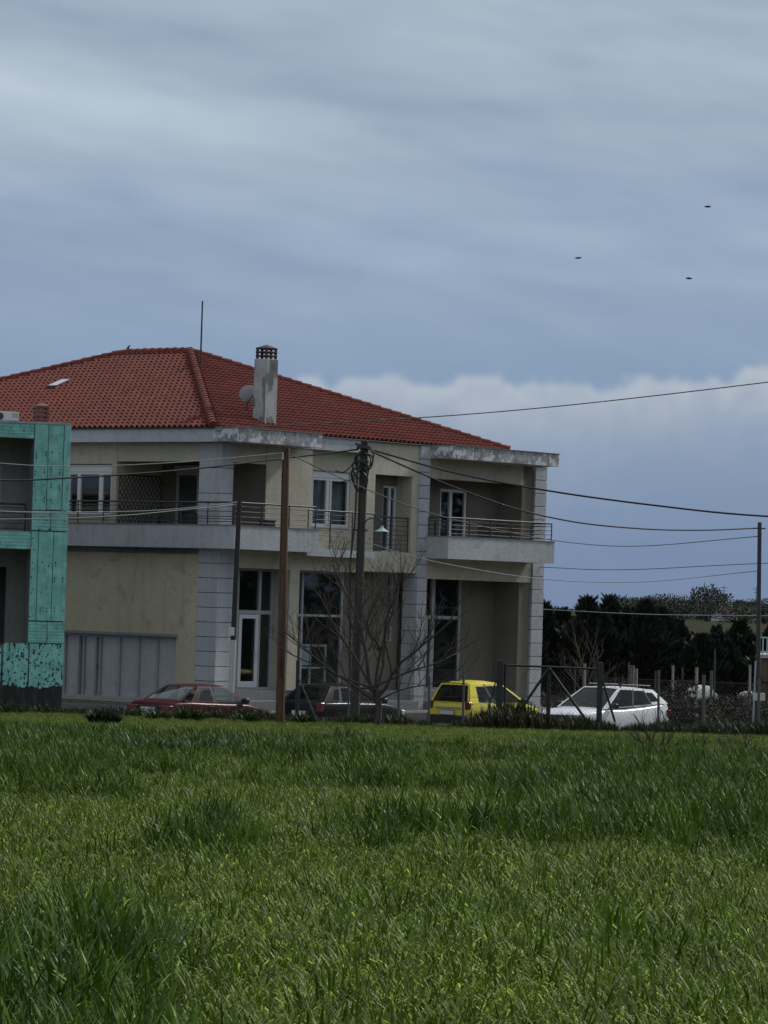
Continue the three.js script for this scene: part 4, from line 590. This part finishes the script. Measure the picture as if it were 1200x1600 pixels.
// ---------------------------------------------------------------- birds
{
  const m = std([0.02, 0.02, 0.022], 0.8);
  const bird = (name, lab, p, turn, span, flap, grp) => { const b = thing(name, lab, 'bird', p, turn, grp); const bd = new THREE.SphereGeometry(1, 12, 8); bd.scale(0.17, 0.055, 0.055); const hd = new THREE.SphereGeometry(0.045, 8, 6); hd.translate(0.18, 0.02, 0); const tl = new THREE.ConeGeometry(0.05, 0.16, 6); tl.scale(1, 1, 0.3); tl.rotateZ(Math.PI / 2); tl.rotateX(Math.PI / 2); tl.translate(-0.2, 0, 0); part('body', [bd, hd, tl].map((g) => g.toNonIndexed()), m, b);
    for (const s of [1, -1]) { const sh = gridGeo((u, v) => V(mix(0.08, -0.07, v) * (1 - u * 0.65) - u * u * 0.05, Math.sin(u * 2) * flap * 0.5 * span * (1 - 0.4 * u) + 0.012 * (1 - Math.abs(2 * v - 1)), s * u * span), 6, 2); const m2 = m.clone(); m2.side = THREE.DoubleSide; part('wing', sh, m2, b); } b.scale.setScalar(1.35); };
  bird('flying_bird', 'small dark bird in flight, highest of the three', [24.55, 34.9, -290], 0.3, 0.36, 0.25, 'birds in the sky'); bird('flying_bird', 'small dark bird in flight, leftmost of the three', [14.55, 30.56, -290], -0.5, 0.34, -0.25, 'birds in the sky'); bird('flying_bird', 'small dark bird in flight, lowest and nearest the right edge', [23.31, 29.23, -290], 2.6, 0.30, 0.4, 'birds in the sky');
  const p = HL(6.72, 11.06, -10.4), b = thing('perched_bird', 'small dark bird perched at the left end of the roof ridge', 'bird', p); const bd = new THREE.SphereGeometry(1, 12, 8); bd.scale(0.06, 0.13, 0.06); bd.rotateZ(-0.5); const hd = new THREE.SphereGeometry(0.045, 8, 6); hd.translate(0.08, 0.13, 0); part('body', [bd, hd].map((g) => g.toNonIndexed()), m, b); part('tail', rod([-0.04, -0.08, 0], [-0.13, -0.16, 0], 0.03, 0.02), m, b); b.scale.setScalar(0.6);
}

// ---------------------------------------------------------------- bare trees and shrubs
function branchy(R, o, { limbs, len, r, spread, curve, kids, depth, flat = 0.5 }) { // returns geometries of a leafless crown
  const out = [], grow = (p, dir, L, rad, lev) => {
    const n = lev === 0 ? 7 : lev === 1 ? 5 : 3, pts = [p.clone()], d = dir.clone(), rads = [rad]; let q = p.clone();
    for (let i = 1; i <= n; i++) { d.x += (R() - 0.5) * curve; d.z += (R() - 0.5) * curve * flat; d.y += (R() - 0.42) * curve * 0.6 + (lev ? 0.03 : 0.0); d.normalize(); q = q.clone().addScaledVector(d, L / n); pts.push(q); rads.push(mix(rad, rad * (lev === depth ? 0.35 : 0.42), i / n)); }
    for (let i = 0; i < n; i++) out.push(rod(pts[i].toArray(), pts[i + 1].toArray(), rads[i], rads[i + 1], lev === 0 ? 7 : lev === 1 ? 5 : 4));
    if (lev < depth) { const k = kids[lev]; for (let j = 0; j < k; j++) { const t = 0.22 + 0.76 * (j + R() * 0.8) / k, f = t * n, i = Math.min(n - 1, Math.floor(f)), s = pts[i].clone().lerp(pts[i + 1], f - i), dd = pts[i + 1].clone().sub(pts[i]).normalize(), sd = V(R() - 0.5, 0.15 + R() * 0.3, (R() - 0.5) * flat * 1.6).normalize(); grow(s, dd.multiplyScalar(0.62).addScaledVector(sd, 0.75).normalize(), L * (0.34 + 0.28 * R()) * (1.08 - 0.45 * t), mix(rads[i], rads[i + 1], f - i) * 0.62, lev + 1); } }
  };
  for (const [ang, z, l, rr] of limbs) grow(V(o[0] + (o[3] ?? 0) * (R() - 0.5) * 0.3, o[1] + (o[3] ?? 0) * (R() - 0.45) * 0.55, o[2]), V(Math.sin(ang), Math.cos(ang), z).normalize(), len * l, r * rr, 0);
  return out;
}
{
  const bark = std([0.075, 0.065, 0.055], 0.95, { map: woodMap }), R = rng(1234);
  const t = thing('bare_tree', 'leafless low-forking tree with spreading twigs before the dark hatchback', 'tree', [0.0, groundY(0, -93.4), -93.4]);
  part('trunk', [rod([0, -0.15, 0], [0.02, 0.5, 0], 0.11, 0.09, 10), rod([0.02, 0.48, 0], [-0.02, 0.85, 0], 0.09, 0.08, 10)], bark, t);
  const strip = (gs) => gs.map((g) => g);
  part('crown', strip(branchy(R, [-0.02, 0.78, 0, 1], { limbs: [[-1.2, 0.1, 0.8, 0.5], [-0.92, 0.25, 0.9, 0.6], [-0.6, -0.2, 0.95, 0.6], [-0.25, 0.3, 0.98, 0.7], [0.02, -0.1, 1.05, 0.95], [0.45, -0.15, 1.0, 0.85], [0.78, 0.2, 0.92, 0.75], [1.05, -0.1, 0.85, 0.55], [1.28, 0.15, 0.72, 0.4], [-1.4, -0.1, 0.6, 0.36]], len: 3.3, r: 0.058, curve: 0.6, kids: [8, 6, 4], depth: 3 })), bark, t);
  const pale = std([0.11, 0.10, 0.085], 0.95), s = thing('bare_shrub', 'pale leafless shrub spreading beside the house end pillar', 'shrub', [7.0, groundY(7, -128), -128]);
  part('stem', rod([0, -0.1, 0], [0.1, 0.9, 0], 0.09, 0.07, 8), pale, s);
  part('crown', branchy(rng(77), [0.1, 0.85, 0], { limbs: [[-0.25, 0, 1.15, 0.5], [0.05, 0.2, 1.05, 0.5], [0.4, -0.1, 0.9, 0.5], [0.8, 0.2, 0.75, 0.5], [1.1, 0, 0.8, 0.5], [1.3, -0.2, 0.75, 0.45], [-0.6, 0.1, 0.8, 0.4], [0.95, 0.4, 0.7, 0.4]], len: 1.9, r: 0.055, curve: 0.42, kids: [7, 4, 0], depth: 2 }), pale, s);
  // dead woody weeds standing in the field
  const dk = std([0.035, 0.027, 0.021], 0.95), dead = (x, z, sc, seed, lab) => { const w = thing('dead_weed', lab, 'weed', [x, groundY(x, z), z], 0, 'dead woody weeds'); part('stalks', branchy(rng(seed), [0, 0, 0], { limbs: [[-0.9, 0.1, 0.8, 1], [-0.4, -0.2, 1, 1], [0.0, 0.2, 1.05, 1], [0.35, -0.1, 1, 1], [0.75, 0.2, 0.9, 1], [1.1, 0, 0.7, 1]], len: 0.85 * sc, r: 0.013 * sc, curve: 0.6, kids: [6, 3, 0], depth: 2 }), dk, w); };
  dead(5.1, -68, 1.1, 7, 'dark dead woody weed in the field below the right fence post'); dead(5.72, -66, 0.62, 8, 'low dark dead stalks right of the big dead weed'); dead(6.35, -65, 0.9, 9, 'dead stalks at the right edge of the field'); dead(-0.55, -70, 0.5, 12, 'small dead stalk in the grass below the utility pole');
}

// ---------------------------------------------------------------- evergreens, far trees, far hill
function spray(list, p, dir, L, w, col, R) { // a leafy spray: a bent pair of triangles
  const side = new THREE.Vector3().crossVectors(dir, V(R() - 0.5, R() - 0.5, R() - 0.5)).normalize().multiplyScalar(w), e = p.clone().addScaledVector(dir, L), m = p.clone().addScaledVector(dir, L * 0.45);
  const a = m.clone().add(side), b = m.clone().sub(side); for (const v of [p, a, e, p, e, b]) { list.pos.push(v.x, v.y, v.z); list.col.push(...col); }
}
function leafMesh(name, list, parent, rough = 0.75) { const g = new THREE.BufferGeometry(); g.setAttribute('position', new THREE.Float32BufferAttribute(list.pos, 3)); g.setAttribute('color', new THREE.Float32BufferAttribute(list.col, 3)); g.computeVertexNormals(); return part(name, g, leafMat(rough), parent); }
const leafMats = {}; function leafMat(r) { return leafMats[r] ??= new THREE.MeshStandardMaterial({ vertexColors: true, roughness: r, side: THREE.DoubleSide }); }
function conifer(x, z, top, wid, seed, lab) {
  const y0 = groundY(x, z), h = top - 0.42 - y0, R = rng(seed), t = thing('conifer_tree', lab, 'tree', [x, y0, z], 0, 'dark conifers behind the street'), L = { pos: [], col: [] };
  part('trunk', rod([0, -0.1, 0], [0, h * 0.9, 0], 0.12, 0.03, 7), std([0.05, 0.04, 0.03], 0.95), t);
  const add = (cx, cz, hh, ww, n) => { for (let i = 0; i < n; i++) { const f = Math.pow(R(), 0.85), y = f * hh, rad = ww * Math.min(1, 0.05 + (1 - f) * 2.3) * (0.8 + 0.2 * Math.sin(f * 23 + seed)), a = R() * 6.283, rr = rad * Math.sqrt(0.15 + 0.85 * R()), k = 0.6 + 0.8 * R(); const dir = V(Math.cos(a) * 0.8, 0.35 + 0.6 * R() + f * 0.5, Math.sin(a) * 0.8).normalize(); spray(L, V(cx + Math.cos(a) * rr, y, cz + Math.sin(a) * rr), dir, 0.16 + 0.22 * R(), 0.035 + 0.03 * R(), [0.016 * k, 0.023 * k, 0.010 * k], R); } };
  add(0, 0, h, wid, 2600); for (let k = 0; k < 4; k++) add((R() - 0.5) * wid * 1.5, (R() - 0.5) * wid, h * (0.74 + 0.2 * R()), wid * 0.55, 900);
  for (let k = 0; k < 9; k++) { const a = R() * 6.28, yy = h * (0.78 + 0.2 * R()), d = V(Math.cos(a) * 0.9, 0.7, Math.sin(a) * 0.4).normalize(); for (let i = 0; i < 26; i++) { const f = i / 26; spray(L, V(0, yy, 0).addScaledVector(d, f * 0.5), V(d.x + (R() - 0.5), d.y + (R() - 0.2) * 0.8, d.z + (R() - 0.5)).normalize(), 0.12, 0.03, [0.014, 0.02, 0.009], R); } }
  for (let i = 0; i < 50; i++) spray(L, V((R() - 0.5) * 0.06, h * (0.93 + 0.1 * R()), (R() - 0.5) * 0.06), V((R() - 0.5) * 0.6, 1, (R() - 0.5) * 0.6).normalize(), 0.16, 0.025, [0.014, 0.02, 0.009], R);
  leafMesh('crown', L, t);
}
function leafyTree(name, x, z, h, w, seed, col, lab, grp, { n = 1400, leaf = 0.16, low = 0.15, cat = 'tree', y0 } = {}) {
  const gy = y0 ?? groundY(x, z), R = rng(seed), t = thing(name, lab, cat, [x, gy, z], 0, grp), L = { pos: [], col: [] }, cl = [];
  part('trunk', rod([0, -0.15, 0], [0, h * 0.55, 0], w * 0.07, w * 0.035, 7), std([0.05, 0.042, 0.034], 0.95), t);
  const nc = 14; for (let k = 0; k < nc; k++) { const a = R() * 6.283, f = R(), y = h * mix(low + 0.12, 0.88, f), rr = w * 0.5 * Math.sqrt(R()) * Math.sin(Math.PI * mix(0.25, 0.85, f)) * 1.25; cl.push([Math.cos(a) * rr, y, Math.sin(a) * rr, w * (0.16 + 0.14 * R())]); }
  for (const c of cl) part('branch', rod([0, h * 0.3, 0], [c[0], c[1], c[2]], w * 0.02, w * 0.008, 4), std([0.05, 0.042, 0.034], 0.95), t);
  for (let i = 0; i < n; i++) { const c = cl[Math.floor(R() * nc)], d = V(R() - 0.5, R() - 0.5, R() - 0.5).normalize(), rr = c[3] * Math.pow(R(), 0.35), k = 0.65 + 0.7 * R(); spray(L, V(c[0] + d.x * rr, c[1] + d.y * rr * 0.8, c[2] + d.z * rr), d.add(V((R() - 0.5) * 1.5, (R() - 0.3), (R() - 0.5) * 1.5)).normalize(), leaf * (0.7 + 0.7 * R()), leaf * 0.3, [col[0] * k, col[1] * k, col[2] * k], R); }
  leafMesh('crown', L, t);
}
{
  const spots = [[5.6, 3.35, 'first dark conifer right of the house, half hidden by its end pillar'], [6.75, 3.62, 'dark conifer just right of the house with a small pointed tip'], [7.55, 3.42, 'dark conifer behind the top of the pale bare shrub'], [8.45, 3.92, 'dark conifer with a star-shaped tip above the gate'], [9.45, 4.0, 'tallest dark conifer with forked bushy top'], [10.0, 3.5, 'narrow dark conifer right of the forked one'], [10.85, 3.85, 'dark conifer with a long thin tip above the white car'], [11.55, 3.6, 'dark conifer with a rounded shoulder above the dark bush'], [12.35, 3.1, 'lower dark conifer where the hill begins to show'], [13.15, 2.55, 'low dark conifer in front of the pale hillside patch'], [14.05, 2.55, 'low rounded conifer near the thin right pole'], [15.0, 3.15, 'dark conifer behind the thin right pole'], [16.1, 3.1, 'dark conifer at the right edge of the picture']];
  spots.forEach(([x, top, lab], i) => conifer(x, -152 - (i % 3) * 1.4, top, 1.12 + 0.12 * ((i * 5) % 4), 500 + i * 13, lab));
  // a second, lower row that closes the gaps
  for (let i = 0; i < 12; i++) conifer(5.9 + i * 0.93, -156.5 - (i % 2), 2.5 - 0.9 * smooth(5, 8, i) + 0.3 * ((i * 7) % 3), 1.05, 900 + i * 17, 'dark conifer of the second row, filling the gaps between the front conifers');
  leafyTree('dark_bush', 9.75, -118, 1.75, 1.5, 71, [0.020, 0.024, 0.012], 'dark leafy bush behind the tail of the white car', 'bushes beyond the street', { n: 2600, leaf: 0.10, low: 0.02, cat: 'bush' });
  leafyTree('dark_bush', 11.35, -119, 1.15, 1.3, 72, [0.022, 0.028, 0.013], 'low dark bush below the white wrapped heap', 'bushes beyond the street', { n: 2000, leaf: 0.09, low: 0.02, cat: 'bush' });
  leafyTree('dark_bush', 12.2, -121, 1.25, 1.5, 73, [0.040, 0.040, 0.022], 'brownish bush left of the thin right pole', 'bushes beyond the street', { n: 2000, leaf: 0.09, low: 0.02, cat: 'bush' });
  leafyTree('dark_bush', 6.6, -119, 1.1, 1.2, 74, [0.030, 0.032, 0.017], 'low bush at the foot of the house end pillar', 'bushes beyond the street', { n: 1600, leaf: 0.09, low: 0.02, cat: 'bush' });
  leafyTree('dark_bush', 13.4, -122, 1.0, 1.4, 75, [0.036, 0.040, 0.018], 'low bush at the foot of the tan terrace wall', 'bushes beyond the street', { n: 1600, leaf: 0.09, low: 0.02, cat: 'bush' });
  // the far hillside
  const R = rng(303); let n = 0; const where = ['left', 'middle', 'right'];
  for (let i = 0; i < 46; i++) { const d = 520 + R() * 240, f = (960 + i * 6.6 + R() * 16 - 600) / 5800, x = f * d; leafyTree('far_tree', x, -d, 1.3 + R() * 1.7, 3 + R() * 4, 2000 + i, [0.028, 0.036, 0.022], 'small dark round tree on the far hillside', 'trees on the far hillside', { n: 700, leaf: 0.36, low: 0.05 }); }
  for (const [x, d, h, lab] of [[55.5, 640, 5.0, 'tallest feathery grey tree standing on the far hill skyline'], [58.2, 640, 3.8, 'second feathery tree on the hill skyline, right of the tallest']]) leafyTree('feathery_tree', x, -d, h, 4.2, 2600 + Math.round(x), [0.07, 0.07, 0.055], lab, 'feathery trees on the hill', { n: 500, leaf: 0.5, low: 0.3 });
  const farHouse = (x, d, w, h, lab) => { const y = groundY(x, -d), g = thing('far_house', lab, 'house', [x, y, -d], 0.2, 'houses on the far hillside'); part('wall', [B(-w / 2, w / 2, -0.5, h, -3, 0)], std([0.62, 0.60, 0.56], 0.9), g); const s = new THREE.Shape([new THREE.Vector2(-3.6, 0), new THREE.Vector2(0.6, 0), new THREE.Vector2(-1.5, 1.1)]), e = new THREE.ExtrudeGeometry(s, { depth: w + 0.8, bevelEnabled: false }); e.rotateY(-Math.PI / 2); e.scale(1, 1, -1); e.rotateY(Math.PI); e.translate(w / 2 + 0.4 - (w + 0.8), h, -3); part('roof', new THREE.BoxGeometry(w + 0.7, 0.5, 4).translate(0, h + 0.25, -1.5), std([0.24, 0.15, 0.11], 0.9), g); for (let k = 0; k < Math.max(2, Math.floor(w / 2.4)); k++) part('window', B(-w / 2 + 0.8 + k * 2.2, -w / 2 + 1.7 + k * 2.2, h * 0.35, h * 0.75, 0.005, 0.05), M.black, g); };
  farHouse(58.5, 600, 5.0, 1.6, 'long low white house on the far hillside beside the thin pole'); farHouse(52.2, 560, 3.2, 1.5, 'small pale house on the far hillside below the feathery trees');
  for (const [x, d, lab] of [[63.6, 690, 'distant power pylon on the skyline left of the thin pole'], [69.6, 690, 'distant power pylon on the skyline at the right edge']]) { const y = groundY(x, -d), p = thing('far_pylon', lab, 'pylon', [x, y, -d], 0, 'distant pylons'); part('mast', rod([0, -0.5, 0], [0, 5.2, 0], 0.09, 0.05, 5), M.dark, p); part('crossarm', [rod([-0.7, 4.7, 0], [0.7, 4.7, 0], 0.05), rod([-0.5, 4.1, 0], [0.5, 4.1, 0], 0.05)], M.dark, p); }
}

// ---------------------------------------------------------------- unseen trees and house added outside the view to darken window reflections
{
  for (let i = 0; i < 13; i++) { const x = 27 + (i % 3) * 5.5 + i * 0.6, z = -66 - i * 6.2; leafyTree('added_roadside_tree', x, z, 10 + (i * 5) % 4, 8.5, 3100 + i, [0.03, 0.036, 0.018], 'added unseen leafy tree beyond the right edge, a dark reflection for the windows', 'added trees beyond the right edge', { n: 3600, leaf: 0.5, low: 0.02 }); }
  const nb = thing('added_neighbour_house', 'added unseen two-storey house beyond the left edge, a dark reflection for the windows', 'house', [-52, -0.1, -98], 0.35); part('wall', [B(-8, 8, 0, 7.2, -10, 0)], plaster([0.36, 0.34, 0.30]), nb); part('roof', [B(-8.4, 8.4, 7.2, 7.5, -10.4, 0.4)], M.concrete, nb);
  for (let f = 0; f < 2; f++) for (let k = 0; k < 5; k++) part('window', B(-6.8 + k * 3, -5.5 + k * 3, 1.2 + f * 3.2, 2.6 + f * 3.2, 0.01, 0.06), M.dark, nb);
}

// ---------------------------------------------------------------- the grass field
{
  const blade = (L, R, bx, bz, len, w, lean, az, droop, col) => { // a tapering, arching strip of five segments
    const n = 5, dx = Math.cos(az), dz = Math.sin(az), sx = -dz, sz = dx, tw = (R() - 0.5) * 1.4; let x = bx, y = -0.02, z = bz, th = lean; const ring = [];
    for (let i = 0; i <= n; i++) { const f = i / n, ww = w * (i === n ? 0.06 : f < 0.5 ? 0.8 + 0.4 * f : 1.0 - 1.25 * (f - 0.5)), a = tw * f, cx = sx * Math.cos(a) + dx * Math.sin(a) * 0.5, cz = sz * Math.cos(a) + dz * Math.sin(a) * 0.5; ring.push([[x - cx * ww, y, z - cz * ww], [x + cx * ww, y, z + cz * ww]]); th += droop * (0.35 + f * 1.3) / n; x += dx * Math.sin(th) * len / n; z += dz * Math.sin(th) * len / n; y += Math.cos(th) * len / n; }
    for (let i = 0; i < n; i++) { const [a, b] = ring[i], [d, c] = ring[i + 1]; for (const v of i === n - 1 ? [a, b, c] : [a, b, c, a, c, d]) { L.pos.push(...v); L.col.push(...col); } }
  };
  const tuft = (seed, n, rad, lmin, lmax, w, dr) => { const R = rng(seed), L = { pos: [], col: [] }; for (let i = 0; i < n; i++) { const a = R() * 6.283, r = rad * Math.sqrt(R()), k = 0.5 + 0.65 * R(), dryOrGlint = R() < 0.17; blade(L, R, Math.cos(a) * r, Math.sin(a) * r, mix(lmin, lmax, R()), w * (0.65 + 0.7 * R()), 0.03 + 0.30 * R(), R() * 6.283, dr * (dryOrGlint ? 0.9 + 1.4 * R() : 0.25 + 1.5 * R() * R()), dryOrGlint ? [3.0 * k, 2.5 * k, 4 * k] : [k * (0.9 + 0.2 * R()), k, k]); } const g = new THREE.BufferGeometry(); g.setAttribute('position', new THREE.Float32BufferAttribute(L.pos, 3)); g.setAttribute('color', new THREE.Float32BufferAttribute(L.col, 3)); g.computeVertexNormals(); return g; };  // pale blades: some dry grass, brightened to carry highlights in the colour
  const mat = new THREE.MeshPhysicalMaterial({ vertexColors: true, roughness: 0.42, specularIntensity: 0.25, transmission: 0.4, thickness: 0, side: THREE.DoubleSide });
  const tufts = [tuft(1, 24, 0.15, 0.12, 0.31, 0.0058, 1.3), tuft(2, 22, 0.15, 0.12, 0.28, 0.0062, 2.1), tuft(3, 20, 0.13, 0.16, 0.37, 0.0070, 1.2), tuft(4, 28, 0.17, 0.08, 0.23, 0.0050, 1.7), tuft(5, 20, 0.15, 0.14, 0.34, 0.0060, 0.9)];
  const R = rng(99), lists = tufts.map(() => []), m4 = new THREE.Matrix4(), q = new THREE.Quaternion(), up = V(0, 1, 0);
  for (let d = 12; d < 97.5; d += 0.5) {
    const hw = d * 0.1036 + 2.6, dens = d < 26 ? 60 : d < 45 ? 46 : d < 70 ? 34 : 28, n = Math.round(2 * hw * 0.5 * dens);
    for (let i = 0; i < n; i++) {
      const x = (R() * 2 - 1) * hw, dd = d + R() * 0.5, big = fbm(x * 0.16, dd * 0.075, 4, 256, 401), med = fbm(x * 0.7, dd * 0.35, 3, 256, 409), patch = 0.40 * Math.exp(-(((x + 2.4) / 1.9) ** 2) - ((dd - 60) / 6) ** 2) + 0.28 * Math.exp(-(((x + 6.6) / 2.4) ** 2) - ((dd - 62) / 6) ** 2) + 0.34 * Math.exp(-(((x + 1.5) / 0.55) ** 2) - ((dd - 19.5) / 1.6) ** 2) + 0.22 * Math.exp(-(((x - 3.6) / 2.2) ** 2) - ((dd - 62) / 7) ** 2) + 0.35 * Math.exp(-(((x - 1.9) / 0.5) ** 2) - ((dd - 46) / 4) ** 2), yel = smooth(-0.12, 0.55, big + med * 0.8 - patch + 0.65 * smooth(65, 74, dd) + 0.10 * smooth(40, 28, dd));
      if (fbm(x * 2.3, dd * 1.5, 2, 256, 417) < -0.24 && R() < 0.4) continue;
      const lush = smooth(0.05, 0.5, patch * 0.8 - big * 0.7 - med * 1.3 - 0.6 * smooth(64, 74, dd)), k = yel > 0.5 ? (R() < 0.6 ? 3 : 1) : lush > 0.4 ? [2, 0, 1, 4, 2][Math.floor(R() * 5)] : [0, 1, 2, 3, 4, 4, 0][Math.floor(R() * 7)];
      const sc = (0.8 + 0.45 * R()) * (1 + 0.22 * lush - 0.24 * yel) * mix(1, 0.5, smooth(62, 76, dd)), y = groundY(x, -dd);
      const vv = 0.55 + 0.9 * R(), c = [mix(0.098, 0.158, yel) * vv * (0.92 + 0.16 * R()), mix(0.180, 0.238, yel) * vv, mix(0.016, 0.018, yel) * vv];
      if (lush > 0.3 && R() < 0.3) { c[0] *= 0.85; c[1] *= 0.88; c[2] *= 1.3; }
      lists[k].push([x, y, -dd, R() * 6.283, sc, c]);
    }
  }
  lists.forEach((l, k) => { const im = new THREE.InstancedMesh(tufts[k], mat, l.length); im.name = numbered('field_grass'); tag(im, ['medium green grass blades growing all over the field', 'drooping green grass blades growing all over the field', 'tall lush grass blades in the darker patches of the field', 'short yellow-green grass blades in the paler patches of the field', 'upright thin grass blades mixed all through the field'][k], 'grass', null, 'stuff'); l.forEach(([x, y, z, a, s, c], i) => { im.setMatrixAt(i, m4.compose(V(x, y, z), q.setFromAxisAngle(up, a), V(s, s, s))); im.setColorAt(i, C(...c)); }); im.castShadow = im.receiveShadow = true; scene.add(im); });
  // rank weeds along the fence
  const wt = [tuft(21, 22, 0.2, 0.30, 0.62, 0.010, 0.8), tuft(22, 22, 0.2, 0.25, 0.5, 0.012, 1.4)], wl = [[], []];
  for (let i = 0; i < 2600; i++) { const x = mix(-11, 12.5, R()), right = smooth(1.6, 3.2, x), z = -mix(94.3 - 0.8 * right, 97.4 + 1.6 * right, R()), nn = fbm(x * 0.6, 7.7, 3, 256, 431); if (R() > 0.5 + 0.5 * right) continue; const s = (0.46 + 0.36 * right) * (0.7 + 0.7 * R()) * (1 + 1.3 * nn), y = groundY(x, z), b = 0.7 + 0.5 * R(), dryOrGlint = R() < 0.25; wl[i % 2].push([x, y, z, R() * 6.283, s, dryOrGlint ? [0.085 * b, 0.075 * b, 0.035 * b] : [0.038 * b, 0.062 * b, 0.02 * b]]); }
  for (let i = 0; i < 1500; i++) { const x = mix(4.6, 15.5, R()), z = -mix(112, 150, R()), y = groundY(x, z), b = 0.7 + 0.6 * R(); const hz = (x - HO.x) * HZ.x + (z - HO.z) * HZ.z, hx = (x - HO.x) * HX.x + (z - HO.z) * HX.z; if (hz > 1.5 && hz < 11.8 || (hx < 18 && hz < 3)) continue; wl[i % 2].push([x, y, z, R() * 6.283, 0.7 + 0.7 * R(), R() < 0.5 ? [0.075 * b, 0.062 * b, 0.036 * b] : [0.036 * b, 0.046 * b, 0.02 * b]]); }
  wl.forEach((l, k) => { const im = new THREE.InstancedMesh(wt[k], mat, l.length); im.name = numbered('rank_weeds'); tag(im, ['tall dark weeds growing along the fence line and rough ground', 'drooping dark weeds growing along the fence line and rough ground'][k], 'weeds', null, 'stuff'); l.forEach(([x, y, z, a, s, c], i) => { im.setMatrixAt(i, m4.compose(V(x, y, z), q.setFromAxisAngle(up, a), V(s, s, s))); im.setColorAt(i, C(...c)); }); im.castShadow = im.receiveShadow = true; scene.add(im); });
  // single clumps of broad-leaved weeds that stand out of the grass
  const clump = (x, d, w, h, seed, col, lab, n = 220, bw = 0.014) => { const r = rng(seed), L = { pos: [], col: [] }; for (let i = 0; i < n; i++) { const a = r() * 6.283, rr = w * Math.sqrt(r()), k = 0.7 + 0.6 * r(); blade(L, r, Math.cos(a) * rr, Math.sin(a) * rr * 0.7, h * (0.55 + 0.6 * r()) * (1.1 - 0.5 * rr / w), bw * (0.6 + 0.8 * r()), 0.1 + 0.5 * r(), a + (r() - 0.5) * 2, 0.5 + 1.4 * r(), [col[0] * k, col[1] * k, col[2] * k]); } const g = new THREE.BufferGeometry(); g.setAttribute('position', new THREE.Float32BufferAttribute(L.pos, 3)); g.setAttribute('color', new THREE.Float32BufferAttribute(L.col, 3)); g.computeVertexNormals(); const o = solo('weed_clump', g, mat, lab, 'weed', 'weed clumps in the field'); o.position.set(x, groundY(x, -d), -d); };
  const dk = [0.045, 0.085, 0.02], bl = [0.06, 0.11, 0.04];
  clump(-6.1, 83, 0.34, 0.55, 31, [0.026, 0.04, 0.02], 'round dark bushy weed in the grass below the garage', 420, 0.012);
  clump(-3.55, 58, 0.55, 0.50, 32, bl, 'left part of the wide bluish weed patch in the grass', 260); clump(-2.75, 58.5, 0.6, 0.56, 33, bl, 'middle of the wide bluish weed patch in the grass', 280); clump(-2.0, 60, 0.6, 0.58, 34, dk, 'right part of the wide weed patch, below the wooden pole', 280); clump(-1.3, 59, 0.4, 0.42, 35, dk, 'small weed clump at the right end of the wide patch', 180);
  clump(1.95, 47, 0.26, 0.44, 36, [0.04, 0.08, 0.02], 'dark tuft of tall blades in the middle of the field', 240); clump(2.9, 66, 0.6, 0.48, 37, dk, 'dark clump of tall grass below the yellow car', 240); clump(-5.6, 62, 0.7, 0.42, 40, bl, 'low bluish weed clump near the left edge', 240); clump(-0.7, 72, 0.3, 0.4, 41, dk, 'small dark weed below the utility pole', 140);
  clump(-4.7, 92.5, 0.35, 0.6, 42, dk, 'leafy weed in front of the red car door', 260, 0.012); clump(-5.5, 92.8, 0.3, 0.42, 43, dk, 'low leafy weed in front of the red car number plate', 200, 0.012); clump(-3.3, 93, 0.35, 0.45, 44, dk, 'leafy weed in front of the red car bonnet', 200, 0.012); clump(-1.9, 94, 0.3, 0.45, 45, dk, 'leafy weed at the foot of the left fence post', 180, 0.012);
}
scene.traverse((o) => { if (o.isMesh) { o.castShadow = true; o.receiveShadow = true; } });
renderer.render(scene, camera);
